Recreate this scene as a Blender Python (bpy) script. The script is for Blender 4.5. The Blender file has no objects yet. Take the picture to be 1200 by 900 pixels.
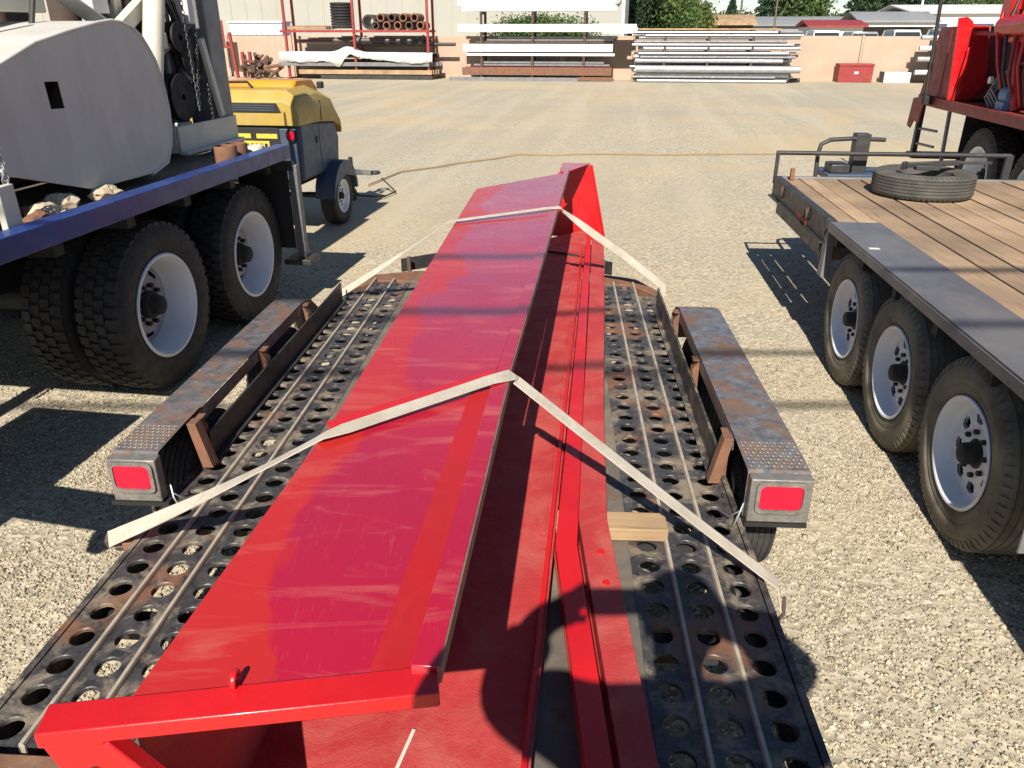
import bpy, math, random
import numpy as np
from mathutils import Vector, Matrix
from mathutils.geometry import tessellate_polygon
random.seed(7)
rng = np.random.default_rng(7)
S = bpy.context.scene
COL = S.collection
R = math.radians

# ------------------------------------------------------------------ camera, sky, sun, exposure
cam_d = bpy.data.cameras.new('camera')
cam = bpy.data.objects.new('camera', cam_d)
COL.objects.link(cam)
cam.location = (0, 0, 1.9)
cam.rotation_euler = (R(90 - 24.55), 0, 0)
cam_d.sensor_width = 36.0
cam_d.lens = 902.0 / 1200.0 * 36.0
cam_d.clip_start = 0.02
cam_d.clip_end = 3000
S.camera = cam

LIGHT = Vector((0.133, 0.794, -0.667)).normalized()
W = bpy.data.worlds.new('World'); S.world = W; W.use_nodes = True
wn = W.node_tree
sky = wn.nodes.new('ShaderNodeTexSky'); sky.sky_type = 'NISHITA'; sky.sun_disc = False
sky.sun_elevation = R(39.6); sky.sun_rotation = R(189.5)
sky.air_density = 1.0; sky.dust_density = 0.15; sky.ozone_density = 2.0; sky.altitude = 1200
wn.links.new(sky.outputs[0], wn.nodes['Background'].inputs[0])
wn.nodes['Background'].inputs[1].default_value = 0.062
sl = bpy.data.lights.new('sun', 'SUN'); sl.energy = 5.0; sl.angle = R(0.5); sl.color = (1.0, 0.93, 0.82)
so = bpy.data.objects.new('sun', sl); COL.objects.link(so)
so.rotation_euler = LIGHT.to_track_quat('-Z', 'Y').to_euler(); so.location = (-5, -20, 20)
S.view_settings.view_transform = 'Standard'; S.view_settings.look = 'None'
S.view_settings.gamma = 1.0; S.view_settings.exposure = 0.72
S.view_settings.use_curve_mapping = False

# ------------------------------------------------------------------ helpers
class MB:
    def __init__(s): s.v = []; s.f = []
    def add(s, vs, fs):
        b = len(s.v); s.v += [tuple(p) for p in vs]; s.f += [tuple(i + b for i in f) for f in fs]; return s
    def box(s, x0, x1, y0, y1, z0, z1):
        return s.add([(x0,y0,z0),(x1,y0,z0),(x1,y1,z0),(x0,y1,z0),(x0,y0,z1),(x1,y0,z1),(x1,y1,z1),(x0,y1,z1)],
                     [(0,3,2,1),(4,5,6,7),(0,1,5,4),(1,2,6,5),(2,3,7,6),(3,0,4,7)])
    def beam(s, p0, p1, w, h, up=(0,0,1)):
        p0, p1, up = Vector(p0), Vector(p1), Vector(up)
        d = (p1 - p0).normalized(); r = d.cross(up)
        if r.length < 1e-4: r = d.cross(Vector((1,0,0)))
        r.normalize(); u = r.cross(d)
        q = []
        for p in (p0, p1):
            for a, b in ((-1,-1),(1,-1),(1,1),(-1,1)): q.append(p + r*(a*w/2) + u*(b*h/2))
        return s.add(q, [(0,1,2,3),(7,6,5,4),(0,4,5,1),(1,5,6,2),(2,6,7,3),(3,7,4,0)])
    def cyl(s, p0, p1, r0, r1=None, n=12, caps=True):
        return s.tube([p0, p1], r0, n, caps, radii=[r0, r0 if r1 is None else r1])
    def tube(s, pts, r, n=8, caps=True, radii=None):
        pts = [Vector(p) for p in pts]; m = len(pts); vs = []; fs = []
        t0 = (pts[1] - pts[0]).normalized()
        nrm = t0.orthogonal().normalized()
        for i, p in enumerate(pts):
            t = (pts[min(i+1, m-1)] - pts[max(i-1, 0)]).normalized()
            nrm = (nrm - t * nrm.dot(t)).normalized(); b = t.cross(nrm)
            rr = radii[i] if radii else r
            for k in range(n):
                a = 2*math.pi*k/n; vs.append(p + (nrm*math.cos(a) + b*math.sin(a))*rr)
        for i in range(m-1):
            for k in range(n):
                k2 = (k+1) % n; fs.append((i*n+k, i*n+k2, (i+1)*n+k2, (i+1)*n+k))
        if caps: fs.append(tuple(range(n-1, -1, -1))); fs.append(tuple((m-1)*n + k for k in range(n)))
        return s.add(vs, fs)
    def lathe(s, prof, n=32, axis='x', c=(0,0,0), closed=False):
        vs = []; fs = []; m = len(prof)
        for (a, r) in prof:
            for k in range(n):
                t = 2*math.pi*k/n; q = (a, r*math.cos(t), r*math.sin(t))
                if axis == 'z': q = (q[1], q[2], q[0])
                if axis == 'y': q = (q[2], q[0], q[1])
                vs.append((q[0]+c[0], q[1]+c[1], q[2]+c[2]))
        for i in range(m if closed else m-1):
            j = (i+1) % m
            for k in range(n):
                k2 = (k+1) % n; fs.append((i*n+k, j*n+k, j*n+k2, i*n+k2))
        return s.add(vs, fs)
    def prism(s, outer, holes, o, u, v, w):
        # polygon (with holes) in the plane o + a*u + b*v, pushed along vector w
        o, u, v, w = Vector(o), Vector(u), Vector(v), Vector(w)
        loops = [outer] + list(holes)
        tri = tessellate_polygon([[Vector((a, b, 0)) for a, b in l] for l in loops])
        flat = [p for l in loops for p in l]; n = len(flat)
        vs = [o + u*a + v*b for a, b in flat] + [o + u*a + v*b + w for a, b in flat]
        fs = [tuple(t) for t in tri] + [(t[2]+n, t[1]+n, t[0]+n) for t in tri]
        k = 0
        for l in loops:
            m = len(l)
            for i in range(m):
                j = (i+1) % m; fs.append((k+i, k+j, k+j+n, k+i+n))
            k += m
        return s.add(vs, fs)
    def torus(s, c, axis_m, R0, r, n=12, m=6, sy=1.0):
        vs = []; fs = []; c = Vector(c)
        for i in range(n):
            a = 2*math.pi*i/n
            for j in range(m):
                b = 2*math.pi*j/m
                p = Vector(((R0 + r*math.cos(b))*math.cos(a), (R0 + r*math.cos(b))*math.sin(a)*sy, r*math.sin(b)))
                vs.append(c + axis_m @ p)
        for i in range(n):
            for j in range(m):
                fs.append((i*m+j, ((i+1)%n)*m+j, ((i+1)%n)*m+(j+1)%m, i*m+(j+1)%m))
        return s.add(vs, fs)
    def blob(s, c, r, seed=0, n=2, jag=0.25):
        rr = random.Random(seed)
        t = (1+5**.5)/2
        vs = [Vector(p).normalized() for p in ((-1,t,0),(1,t,0),(-1,-t,0),(1,-t,0),(0,-1,t),(0,1,t),(0,-1,-t),(0,1,-t),(t,0,-1),(t,0,1),(-t,0,-1),(-t,0,1))]
        fs = [(0,11,5),(0,5,1),(0,1,7),(0,7,10),(0,10,11),(1,5,9),(5,11,4),(11,10,2),(10,7,6),(7,1,8),(3,9,4),(3,4,2),(3,2,6),(3,6,8),(3,8,9),(4,9,5),(2,4,11),(6,2,10),(8,6,7),(9,8,1)]
        for _ in range(n-1):
            cache = {}; nf = []
            def mid(a, b):
                k = (min(a,b), max(a,b))
                if k not in cache: cache[k] = len(vs); vs.append(((vs[a]+vs[b])/2).normalized())
                return cache[k]
            for a, b, d in fs:
                x, y, z = mid(a,b), mid(b,d), mid(d,a); nf += [(a,x,z),(b,y,x),(d,z,y),(x,y,z)]
            fs = nf
        out = [(c[0]+p.x*r[0]*(1+rr.uniform(-jag,jag)), c[1]+p.y*r[1]*(1+rr.uniform(-jag,jag)), c[2]+p.z*r[2]*(1+rr.uniform(-jag,jag))) for p in vs]
        return s.add(out, fs)
    def mesh(s, name, mat, smooth=None):
        me = bpy.data.meshes.new(name); me.from_pydata(s.v, [], s.f)
        me.validate(); me.materials.append(mat)
        import bmesh
        bm = bmesh.new(); bm.from_mesh(me); bmesh.ops.recalc_face_normals(bm, faces=bm.faces); bm.to_mesh(me); bm.free()
        if smooth is not None:
            me.shade_smooth()
            if smooth < 179: me.set_sharp_from_angle(angle=R(smooth))
        me.update(); return me

def link(name, me, parent=None, loc=(0,0,0), rot=(0,0,0)):
    o = bpy.data.objects.new(name, me); COL.objects.link(o)
    o.location = loc; o.rotation_euler = rot
    if parent: o.parent = parent
    return o
def part(name, mb, mat, parent=None, smooth=40, bevel=0, loc=(0,0,0), rot=(0,0,0), label=None):
    o = link(name, mb.mesh(name, mat, smooth), parent, loc, rot)
    if bevel:
        m = o.modifiers.new('bevel', 'BEVEL'); m.width = bevel; m.segments = 2; m.limit_method = 'ANGLE'; m.angle_limit = R(40)
    if label: o['label'] = label
    return o
def tag(o, label, cat, group=None):
    o['label'] = label; o['category'] = cat
    if group: o['group'] = group
    return o
def thing(name, label, cat, loc=(0,0,0), yaw=0, group=None):
    return tag(link(name, None, None, loc, (0, 0, R(-yaw))), label, cat, group)
def copy_tree(o, parent=None):
    c = o.copy(); COL.objects.link(c); c.parent = parent
    for ch in o.children: copy_tree(ch, c)
    return c
def structure(o): o['kind'] = 'structure'; return o

# ------------------------------------------------------------------ materials
def newmat(name):
    m = bpy.data.materials.new(name); m.use_nodes = True
    nt = m.node_tree; return m, nt, nt.nodes['Principled BSDF']
def noise(nt, scale, detail=4, rough=.55, vec=None, dist=0):
    n = nt.nodes.new('ShaderNodeTexNoise'); n.inputs['Scale'].default_value = scale
    n.inputs['Detail'].default_value = detail; n.inputs['Roughness'].default_value = rough; n.inputs['Distortion'].default_value = dist
    if vec is not None: nt.links.new(vec, n.inputs['Vector'])
    return n.outputs['Fac']
def ramp(nt, fac, stops):
    n = nt.nodes.new('ShaderNodeValToRGB'); e = n.color_ramp.elements
    while len(e) < len(stops): e.new(.5)
    for i, (p, c) in enumerate(stops):
        e[i].position = p; e[i].color = (c, c, c, 1) if isinstance(c, (int, float)) else (*c, 1)
    nt.links.new(fac, n.inputs[0]); return n.outputs[0]
def mixc(nt, fac, a, b, mode='MIX'):
    n = nt.nodes.new('ShaderNodeMix'); n.data_type = 'RGBA'; n.blend_type = mode
    for sock, val in ((n.inputs['Factor'], fac), (n.inputs['A'], a), (n.inputs['B'], b)):
        pass
    def setv(sock, val):
        if hasattr(val, 'links') or hasattr(val, 'is_linked'): nt.links.new(val, sock)
        elif isinstance(val, (int, float)): sock.default_value = val
        else: sock.default_value = (*val, 1)
    setv(n.inputs[0], fac); setv(n.inputs[6], a); setv(n.inputs[7], b)
    return n.outputs[2]
def coords(nt, kind='Object', scale=(1,1,1)):
    t = nt.nodes.new('ShaderNodeTexCoord'); mp = nt.nodes.new('ShaderNodeMapping')
    mp.inputs['Scale'].default_value = scale
    nt.links.new(t.outputs[kind], mp.inputs[0]); return mp.outputs[0]
def bump(nt, h, strength, dist=.01):
    b = nt.nodes.new('ShaderNodeBump'); b.inputs['Strength'].default_value = strength; b.inputs['Distance'].default_value = dist
    nt.links.new(h, b.inputs['Height']); return b.outputs[0]

def paint(name, col, col2=None, rough=.45, metal=0, rust=0, dust=0, coat=0, scale=3, bump_s=.15, bump_sc=60, rustcol=(.22,.085,.035), dustcol=(.42,.34,.24), spec=.5, stretch=(1,1,1)):
    m, nt, b = newmat(name); v = coords(nt, 'Object', stretch)
    c2 = col2 or tuple(x*.75 for x in col)
    c = mixc(nt, ramp(nt, noise(nt, scale, 5, .6, v), [(.3, 0.), (.7, 1.)]), col, c2)
    rg = ramp(nt, noise(nt, scale*2.3, 4, .6, v), [(.3, max(rough-.1, .03)), (.75, min(rough+.15, 1))])
    if dust:
        c = mixc(nt, ramp(nt, noise(nt, scale*.8, 6, .65, v, .6), [(.62-.3*dust, 0.), (.8, min(1, dust))]), c, dustcol)
    if rust:
        k = noise(nt, scale*1.9, 8, .68, v)
        c = mixc(nt, ramp(nt, k, [(.72-.35*rust, 0.), (.78-.3*rust, 1.)]), c, mixc(nt, noise(nt, 25, 4, .6, v), rustcol, tuple(x*.45 for x in rustcol)))
        rg = mixc(nt, ramp(nt, k, [(.72-.35*rust, 0.), (.78-.3*rust, 1.)]), rg, (.85,.85,.85))
    nt.links.new(c, b.inputs['Base Color']); nt.links.new(rg, b.inputs['Roughness'])
    b.inputs['Metallic'].default_value = metal; b.inputs['Coat Weight'].default_value = coat; b.inputs['Coat Roughness'].default_value = .12
    b.inputs['Specular IOR Level'].default_value = spec
    if bump_s: nt.links.new(bump(nt, noise(nt, bump_sc, 4, .6, v), bump_s, .004), b.inputs['Normal'])
    return m

M = {}
def red_panel():
    m, nt, b = newmat('red_gloss'); v = coords(nt, 'Object', (1, 1, 1)); vs_ = coords(nt, 'Object', (9, .8, 1)); vx = coords(nt, 'Object', (1.6, 7, 1))
    c = mixc(nt, ramp(nt, noise(nt, 1.2, 3, .5, v), [(.35, 0.), (.65, 1.)]), (.42,.007,.026), (.35,.007,.032))
    d = ramp(nt, noise(nt, 1.5, 7, .66, vx, .9), [(.52, 0.), (.74, .5)])
    c = mixc(nt, d, c, (.56,.16,.12))
    c = mixc(nt, ramp(nt, noise(nt, 9, 8, .7, vs_), [(.62, 0.), (.70, .35)]), c, (.52,.12,.10))
    sc = ramp(nt, noise(nt, 28, 3, .5, coords(nt, 'Object', (7, .5, 1))), [(.668, 0.), (.672, .22), (.69, 0.)])
    c = mixc(nt, sc, c, (.55,.25,.22))
    ch = ramp(nt, noise(nt, 60, 6, .75, v), [(.73, 0.), (.745, 1.)])
    c = mixc(nt, ch, c, (.20,.09,.06))
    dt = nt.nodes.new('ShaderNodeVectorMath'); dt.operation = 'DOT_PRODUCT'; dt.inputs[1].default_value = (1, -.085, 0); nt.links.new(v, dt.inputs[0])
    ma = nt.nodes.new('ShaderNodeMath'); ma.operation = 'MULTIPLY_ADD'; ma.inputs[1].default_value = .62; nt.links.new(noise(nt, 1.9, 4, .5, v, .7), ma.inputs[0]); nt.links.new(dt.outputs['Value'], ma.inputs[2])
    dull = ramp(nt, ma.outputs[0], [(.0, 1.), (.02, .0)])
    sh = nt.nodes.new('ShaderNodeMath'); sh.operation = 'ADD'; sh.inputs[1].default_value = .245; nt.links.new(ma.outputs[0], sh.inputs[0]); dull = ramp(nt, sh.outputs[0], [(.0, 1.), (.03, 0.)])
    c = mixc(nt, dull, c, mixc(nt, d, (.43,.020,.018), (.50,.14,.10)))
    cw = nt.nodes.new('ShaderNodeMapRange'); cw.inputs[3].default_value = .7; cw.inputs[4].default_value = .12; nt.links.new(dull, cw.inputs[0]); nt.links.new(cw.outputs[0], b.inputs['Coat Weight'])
    nt.links.new(c, b.inputs['Base Color'])
    rg = mixc(nt, d, ramp(nt, noise(nt, 6, 5, .6, v), [(.3, .20), (.7, .36)]), (.65,.65,.65)); nt.links.new(rg, b.inputs['Roughness'])
    b.inputs['Coat Roughness'].default_value = .16
    nt.links.new(bump(nt, noise(nt, 10, 3, .5, v), .03, .004), b.inputs['Normal']); return m
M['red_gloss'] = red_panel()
M['red_bright'] = paint('red_bright', (.56,.010,.012), (.44,.008,.012), .35, coat=.2, scale=4, bump_s=.2, bump_sc=80, dust=.12, dustcol=(.5,.2,.12))
M['red_rough'] = paint('red_rough', (.43,.036,.036), (.34,.028,.03), .62, scale=6, bump_s=.5, bump_sc=160, dust=.6, dustcol=(.50,.17,.125))
M['red_truck'] = paint('red_truck', (.52,.008,.010), (.40,.006,.010), .35, scale=4, dust=.12, coat=.2)
M['maroon'] = paint('maroon', (.27,.03,.026), (.19,.025,.022), .55, scale=4, dust=.3, rust=.15, dustcol=(.3,.16,.12))
M['red_old'] = paint('red_old', (.30,.03,.03), (.22,.03,.025), .6, dust=.2, rust=.25)
M['raw_edge'] = paint('raw_edge', (.20,.13,.10), (.30,.22,.17), .6, metal=.4, rust=.35, scale=14)
def deck_mat():
    m, nt, b = newmat('deck_steel'); v = coords(nt, 'Object'); g = nt.nodes.new('ShaderNodeNewGeometry')
    w = g.outputs['Position']
    c = mixc(nt, ramp(nt, noise(nt, 30, 6, .7, w), [(.35, 0.), (.65, 1.)]), (.024,.024,.027), (.075,.072,.07))
    d = ramp(nt, noise(nt, 7, 8, .72, w, .5), [(.49, 0.), (.61, .75)])
    c = mixc(nt, d, c, mixc(nt, noise(nt, 60, 3, .6, w), (.21,.165,.115), (.33,.27,.20)))
    r_ = ramp(nt, noise(nt, 2.6, 7, .68, w, .3), [(.565, 0.), (.63, .8)])
    c = mixc(nt, r_, c, mixc(nt, noise(nt, 22, 4, .6, w), (.27,.12,.055), (.15,.075,.045)))
    sc = ramp(nt, noise(nt, 140, 4, .7, w), [(.66, 0.), (.70, .7)])
    c = mixc(nt, sc, c, (.30,.28,.25))
    nt.links.new(c, b.inputs['Base Color']); nt.links.new(mixc(nt, d, (.42,.42,.42), (.85,.85,.85)), b.inputs['Roughness'])
    b.inputs['Metallic'].default_value = .1
    nt.links.new(bump(nt, noise(nt, 110, 4, .65, w), .35, .004), b.inputs['Normal']); return m
M['deck_steel'] = deck_mat()
M['rib_worn'] = paint('rib_worn', (.52,.45,.36), (.34,.29,.22), .42, metal=.2, scale=18, rust=.2, bump_s=.1)
M['centre_plate'] = paint('centre_plate', (.10,.088,.075), (.15,.125,.10), .6, scale=5, dust=.6, rust=.3, dustcol=(.34,.27,.19))
def fender_mat():
    m, nt, b = newmat('fender_steel'); g = nt.nodes.new('ShaderNodeNewGeometry'); w = g.outputs['Position']
    c = mixc(nt, ramp(nt, noise(nt, 18, 7, .7, w), [(.38, 0.), (.62, 1.)]), (.085,.088,.10), (.19,.185,.185))
    r_ = ramp(nt, noise(nt, 6.5, 9, .74, w, .4), [(.47, 0.), (.56, .92)])
    c = mixc(nt, r_, c, mixc(nt, noise(nt, 30, 5, .65, w), (.235,.125,.075), (.13,.08,.06)))
    c = mixc(nt, ramp(nt, noise(nt, 45, 6, .7, w), [(.60, 0.), (.68, .7)]), c, (.32,.29,.25))
    nt.links.new(c, b.inputs['Base Color']); nt.links.new(mixc(nt, r_, (.38,.38,.38), (.8,.8,.8)), b.inputs['Roughness']); b.inputs['Metallic'].default_value = .15
    nt.links.new(bump(nt, noise(nt, 90, 4, .65, w), .3, .004), b.inputs['Normal']); return m
M['fender_steel'] = fender_mat()
M['rust'] = paint('rust', (.23,.105,.055), (.12,.065,.045), .85, scale=12, bump_s=.4, dust=.2)
M['rust_dark'] = paint('rust_dark', (.11,.06,.04), (.06,.045,.04), .85, scale=10, bump_s=.4)
M['black_steel'] = paint('black_steel', (.022,.022,.024), (.04,.038,.036), .5, scale=6, dust=.3, rust=.12, dustcol=(.16,.13,.10))
M['dark'] = paint('dark', (.012,.012,.013), (.02,.019,.018), .7, scale=6, dust=.2, dustcol=(.07,.06,.05))
M['blue_steel'] = paint('blue_steel', (.018,.055,.24), (.016,.035,.14), .42, scale=5, dust=.3, rust=.1, dustcol=(.16,.14,.2), coat=.15)
M['grey_paint'] = paint('grey_paint', (.58,.56,.515), (.50,.485,.45), .5, scale=1.7, dust=.55, dustcol=(.33,.30,.25), bump_s=.08, bump_sc=20, rust=.05, stretch=(1,2.5,.9))
M['cream_paint'] = paint('cream_paint', (.62,.58,.48), (.50,.47,.40), .5, scale=4, dust=.2, rust=.12)
M['white_paint'] = paint('white_paint', (.72,.71,.68), (.62,.61,.58), .45, scale=4, dust=.12)
M['rim_white'] = paint('rim_white', (.80,.82,.86), (.70,.72,.76), .35, scale=5, dust=.18, rust=.06, dustcol=(.35,.31,.27), bump_s=.05)
M['rubber'] = paint('rubber', (.022,.021,.021), (.035,.033,.031), .75, scale=10, dust=.4, dustcol=(.11,.098,.08), bump_s=.3, bump_sc=90)
M['rubber_dusty'] = paint('rubber_dusty', (.07,.063,.05), (.17,.15,.11), .85, scale=7, dust=.85, dustcol=(.27,.235,.165), bump_s=.3, bump_sc=90)
M['lens_red'] = paint('lens_red', (.80,.006,.035), (.72,.005,.03), .15, coat=.5, scale=20, bump_s=.12, bump_sc=260)
M['aluminium'] = paint('aluminium', (.33,.32,.29), (.24,.23,.21), .45, metal=.5, scale=20, dust=.25, bump_s=.2)
M['galvanised'] = paint('galvanised', (.52,.53,.54), (.36,.37,.39), .4, metal=.55, scale=5, dust=.12)
M['steel_grey'] = paint('steel_grey', (.23,.23,.235), (.16,.16,.165), .5, metal=.3, scale=5, dust=.2, rust=.12)
M['yellow'] = paint('yellow', (.43,.29,.05), (.36,.25,.06), .5, scale=4, dust=.45, dustcol=(.5,.42,.24))
M['yellow_tag'] = paint('yellow_tag', (.62,.50,.05), (.5,.4,.06), .5, scale=20, dust=.1)
M['orange'] = paint('orange', (.72,.27,.02), (.6,.22,.02), .4, scale=3, dust=.1)
M['slate'] = paint('slate', (.055,.08,.125), (.04,.06,.095), .5, scale=4, dust=.35, dustcol=(.2,.19,.18))
M['webbing_plain'] = paint('webbing', (.55,.50,.42), (.42,.37,.30), .9, scale=14, bump_s=.6, bump_sc=300, spec=.2)
M['cord'] = paint('cord', (.36,.23,.09), (.26,.18,.09), .7, scale=2, dust=.3)
M['cream_chunk'] = paint('cream_chunk', (.55,.46,.33), (.42,.33,.22), .9, scale=20, bump_s=.5)
M['worn_grey'] = paint('worn_grey', (.105,.11,.125), (.16,.16,.165), .45, metal=.2, scale=5, dust=.55, rust=.3, dustcol=(.25,.22,.18), stretch=(1,.5,1))
M['light_box'] = paint('light_box', (.15,.145,.135), (.23,.22,.20), .5, metal=.3, scale=30, rust=.35, dust=.5, bump_s=.5, bump_sc=70)
M['disc_dusty'] = paint('disc_dusty', (.50,.50,.50), (.36,.34,.32), .5, scale=14, dust=.6, rust=.2, dustcol=(.26,.22,.18))
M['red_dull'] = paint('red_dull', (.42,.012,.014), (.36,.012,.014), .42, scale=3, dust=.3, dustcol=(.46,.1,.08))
M['rubber_mid'] = paint('rubber_mid', (.05,.047,.042), (.085,.078,.066), .85, scale=7, dust=.6, dustcol=(.15,.132,.10), bump_s=.3, bump_sc=90)
M['cable'] = paint('cable', (.02,.02,.02), None, .6)
M['concrete'] = paint('concrete', (.46,.335,.25), (.39,.285,.215), .9, scale=.9, dust=.5, dustcol=(.47,.39,.31), bump_s=.3, bump_sc=25)
M['siding'] = paint('siding', (.37,.36,.31), (.34,.33,.285), .55, scale=.6, dust=.12, bump_s=.05)
M['plastic_white'] = paint('plastic_white', (.62,.68,.74), (.54,.6,.68), .5, scale=2)
M['glass_dark'] = paint('glass_dark', (.02,.025,.03), (.03,.035,.04), .08, spec=.7, bump_s=0)
M['roof_grey'] = paint('roof_grey', (.22,.23,.24), (.28,.28,.28), .6, scale=.5, bump_s=0)
M['car_white'] = paint('car_white', (.72,.72,.71), (.68,.68,.68), .25, coat=.8, bump_s=0)
M['car_silver'] = paint('car_silver', (.42,.43,.45), None, .3, metal=.4, coat=.8, bump_s=0)
M['wood_pole'] = paint('wood_pole', (.17,.125,.09), (.11,.085,.065), .9, scale=6, bump_s=.5)
M['skin'] = paint('skin', (.45,.27,.19), (.40,.23,.16), .55, scale=8)
M['denim'] = paint('denim', (.05,.07,.13), (.035,.05,.1), .9, scale=30)
M['shirt'] = paint('shirt', (.10,.11,.12), (.08,.09,.1), .9, scale=20)
M['hair'] = paint('hair', (.035,.022,.014), None, .6, bump_s=.6, bump_sc=200)
M['blue_pump'] = paint('blue_pump', (.12,.24,.36), (.09,.18,.28), .5, dust=.2)

def webbing():
    m, nt, b = newmat('webbing'); v = coords(nt, 'Object')
    c = mixc(nt, ramp(nt, noise(nt, 12, 6, .7, v), [(.35, 0.), (.7, 1.)]), (.68,.62,.52), (.50,.44,.35))
    wv = nt.nodes.new('ShaderNodeTexWave'); wv.inputs['Scale'].default_value = 90; wv.inputs['Distortion'].default_value = 1.5; nt.links.new(v, wv.inputs[0])
    c = mixc(nt, ramp(nt, wv.outputs['Fac'], [(.2, .25), (.6, 0.)]), c, (.36,.31,.24))
    nt.links.new(c, b.inputs['Base Color']); b.inputs['Roughness'].default_value = .9; b.inputs['Specular IOR Level'].default_value = .2
    nt.links.new(bump(nt, wv.outputs['Fac'], .6, .003), b.inputs['Normal']); return m
M['webbing'] = webbing()
def wood(name, a, b, dark, scale=2.0, axis=1):
    m, nt, p = newmat(name)
    st = [14, 14, 14]; st[axis] = 1.1
    v = coords(nt, 'Object', tuple(st)); v2 = coords(nt, 'Object')
    oi = nt.nodes.new('ShaderNodeObjectInfo')
    g = noise(nt, scale, 7, .65, v, .4)
    c = mixc(nt, ramp(nt, g, [(.3, 0.), (.7, 1.)]), a, b)
    c = mixc(nt, ramp(nt, noise(nt, scale*1.7, 8, .7, v), [(.56, 0.), (.72, 1.)]), c, dark)
    c = mixc(nt, ramp(nt, noise(nt, 1.6, 4, .6, v2), [(.4, 0.), (.72, .55)]), c, tuple(x*.55 for x in dark))
    hs = nt.nodes.new('ShaderNodeHueSaturation')
    mr = nt.nodes.new('ShaderNodeMapRange'); mr.inputs[3].default_value = .78; mr.inputs[4].default_value = 1.2
    nt.links.new(oi.outputs['Random'], mr.inputs[0]); nt.links.new(mr.outputs[0], hs.inputs['Value']); nt.links.new(c, hs.inputs['Color'])
    nt.links.new(hs.outputs[0], p.inputs['Base Color']); p.inputs['Roughness'].default_value = .8
    nt.links.new(bump(nt, g, .5, .006), p.inputs['Normal']); return m
M['plank'] = wood('plank', (.42,.285,.175), (.33,.23,.145), (.16,.105,.07))
M['lumber'] = wood('lumber', (.56,.42,.25), (.47,.34,.19), (.28,.19,.10), axis=0)
M['lumber_y'] = wood('lumber_y', (.40,.27,.15), (.33,.22,.12), (.16,.10,.06), axis=0)

def gravel_mat():
    m, nt, p = newmat('gravel'); v = coords(nt, 'Object')
    vo = nt.nodes.new('ShaderNodeTexVoronoi'); vo.inputs['Scale'].default_value = 42; nt.links.new(v, vo.inputs['Vector'])
    vo2 = nt.nodes.new('ShaderNodeTexVoronoi'); vo2.inputs['Scale'].default_value = 17; nt.links.new(v, vo2.inputs['Vector'])
    sp = nt.nodes.new('ShaderNodeSeparateColor'); nt.links.new(vo.outputs['Color'], sp.inputs[0])
    c = ramp(nt, sp.outputs[0], [(0., (.22,.19,.14)), (.35, (.38,.33,.24)), (.7, (.47,.41,.30)), (1., (.58,.52,.41))])
    big = noise(nt, .22, 6, .62, v, .9)
    c = mixc(nt, ramp(nt, big, [(.44, 0.), (.60, .85)]), c, (.46,.365,.225))
    c = mixc(nt, ramp(nt, noise(nt, 1.1, 5, .65, v), [(.42, 0.), (.7, .55)]), c, (.38,.335,.25))
    c = mixc(nt, ramp(nt, noise(nt, .13, 5, .6, v, .6), [(.45, 0.), (.6, .6)]), c, (.33,.305,.25))
    vt = coords(nt, 'Object', (1.0, .06, 1)); vr = nt.nodes.new('ShaderNodeVectorRotate'); vr.inputs['Angle'].default_value = R(9); vr.rotation_type = 'Z_AXIS'
    tc = nt.nodes.new('ShaderNodeTexCoord'); nt.links.new(tc.outputs['Object'], vr.inputs[0]); mp = nt.nodes.new('ShaderNodeMapping'); mp.inputs['Scale'].default_value = (.9, .05, 1); nt.links.new(vr.outputs[0], mp.inputs[0])
    tk = noise(nt, 1.5, 4, .5, mp.outputs[0], .25)
    c = mixc(nt, ramp(nt, tk, [(.50, 0.), (.64, .5)]), c, (.47,.41,.31))
    c = mixc(nt, ramp(nt, tk, [(.32, .28), (.46, 0.)]), c, (.32,.285,.225))
    c = mixc(nt, ramp(nt, noise(nt, .55, 6, .7, v, 1.), [(.70, 0.), (.80, .3)]), c, (.2,.17,.13))
    nt.links.new(c, p.inputs['Base Color']); p.inputs['Roughness'].default_value = .95; p.inputs['Specular IOR Level'].default_value = .2
    ad = nt.nodes.new('ShaderNodeMath'); ad.operation = 'ADD'
    nt.links.new(vo.outputs['Distance'], ad.inputs[0]); nt.links.new(vo2.outputs['Distance'], ad.inputs[1])
    nt.links.new(bump(nt, ad.outputs[0], .6, .008), p.inputs['Normal']); return m
M['gravel'] = gravel_mat()
def stone_mat():
    m, nt, p = newmat('stones'); a = nt.nodes.new('ShaderNodeAttribute'); a.attribute_name = 'tone'
    c = ramp(nt, a.outputs['Fac'], [(0., (.17,.145,.105)), (.16, (.26,.222,.155)), (.45, (.37,.318,.225)), (.75, (.43,.372,.27)), (.95, (.49,.432,.325)), (1., (.59,.54,.43))])
    nt.links.new(c, p.inputs['Base Color']); p.inputs['Roughness'].default_value = .92; p.inputs['Specular IOR Level'].default_value = .25; return m
M['stones'] = stone_mat()
def leaf_mat(name, a, b):
    m, nt, p = newmat(name); v = coords(nt, 'Object')
    c = mixc(nt, ramp(nt, noise(nt, .7, 4, .6, v), [(.35, 0.), (.65, 1.)]), a, b)
    nt.links.new(c, p.inputs['Base Color']); p.inputs['Roughness'].default_value = .6; p.inputs['Specular IOR Level'].default_value = .3
    tr = nt.nodes.new('ShaderNodeBsdfTranslucent'); nt.links.new(c, tr.inputs[0])
    mx = nt.nodes.new('ShaderNodeMixShader'); mx.inputs[0].default_value = .3
    nt.links.new(p.outputs[0], mx.inputs[1]); nt.links.new(tr.outputs[0], mx.inputs[2])
    nt.links.new(mx.outputs[0], nt.nodes['Material Output'].inputs[0]); return m
M['leaf_green'] = leaf_mat('leaf_green', (.12,.18,.05), (.065,.12,.04))
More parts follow.
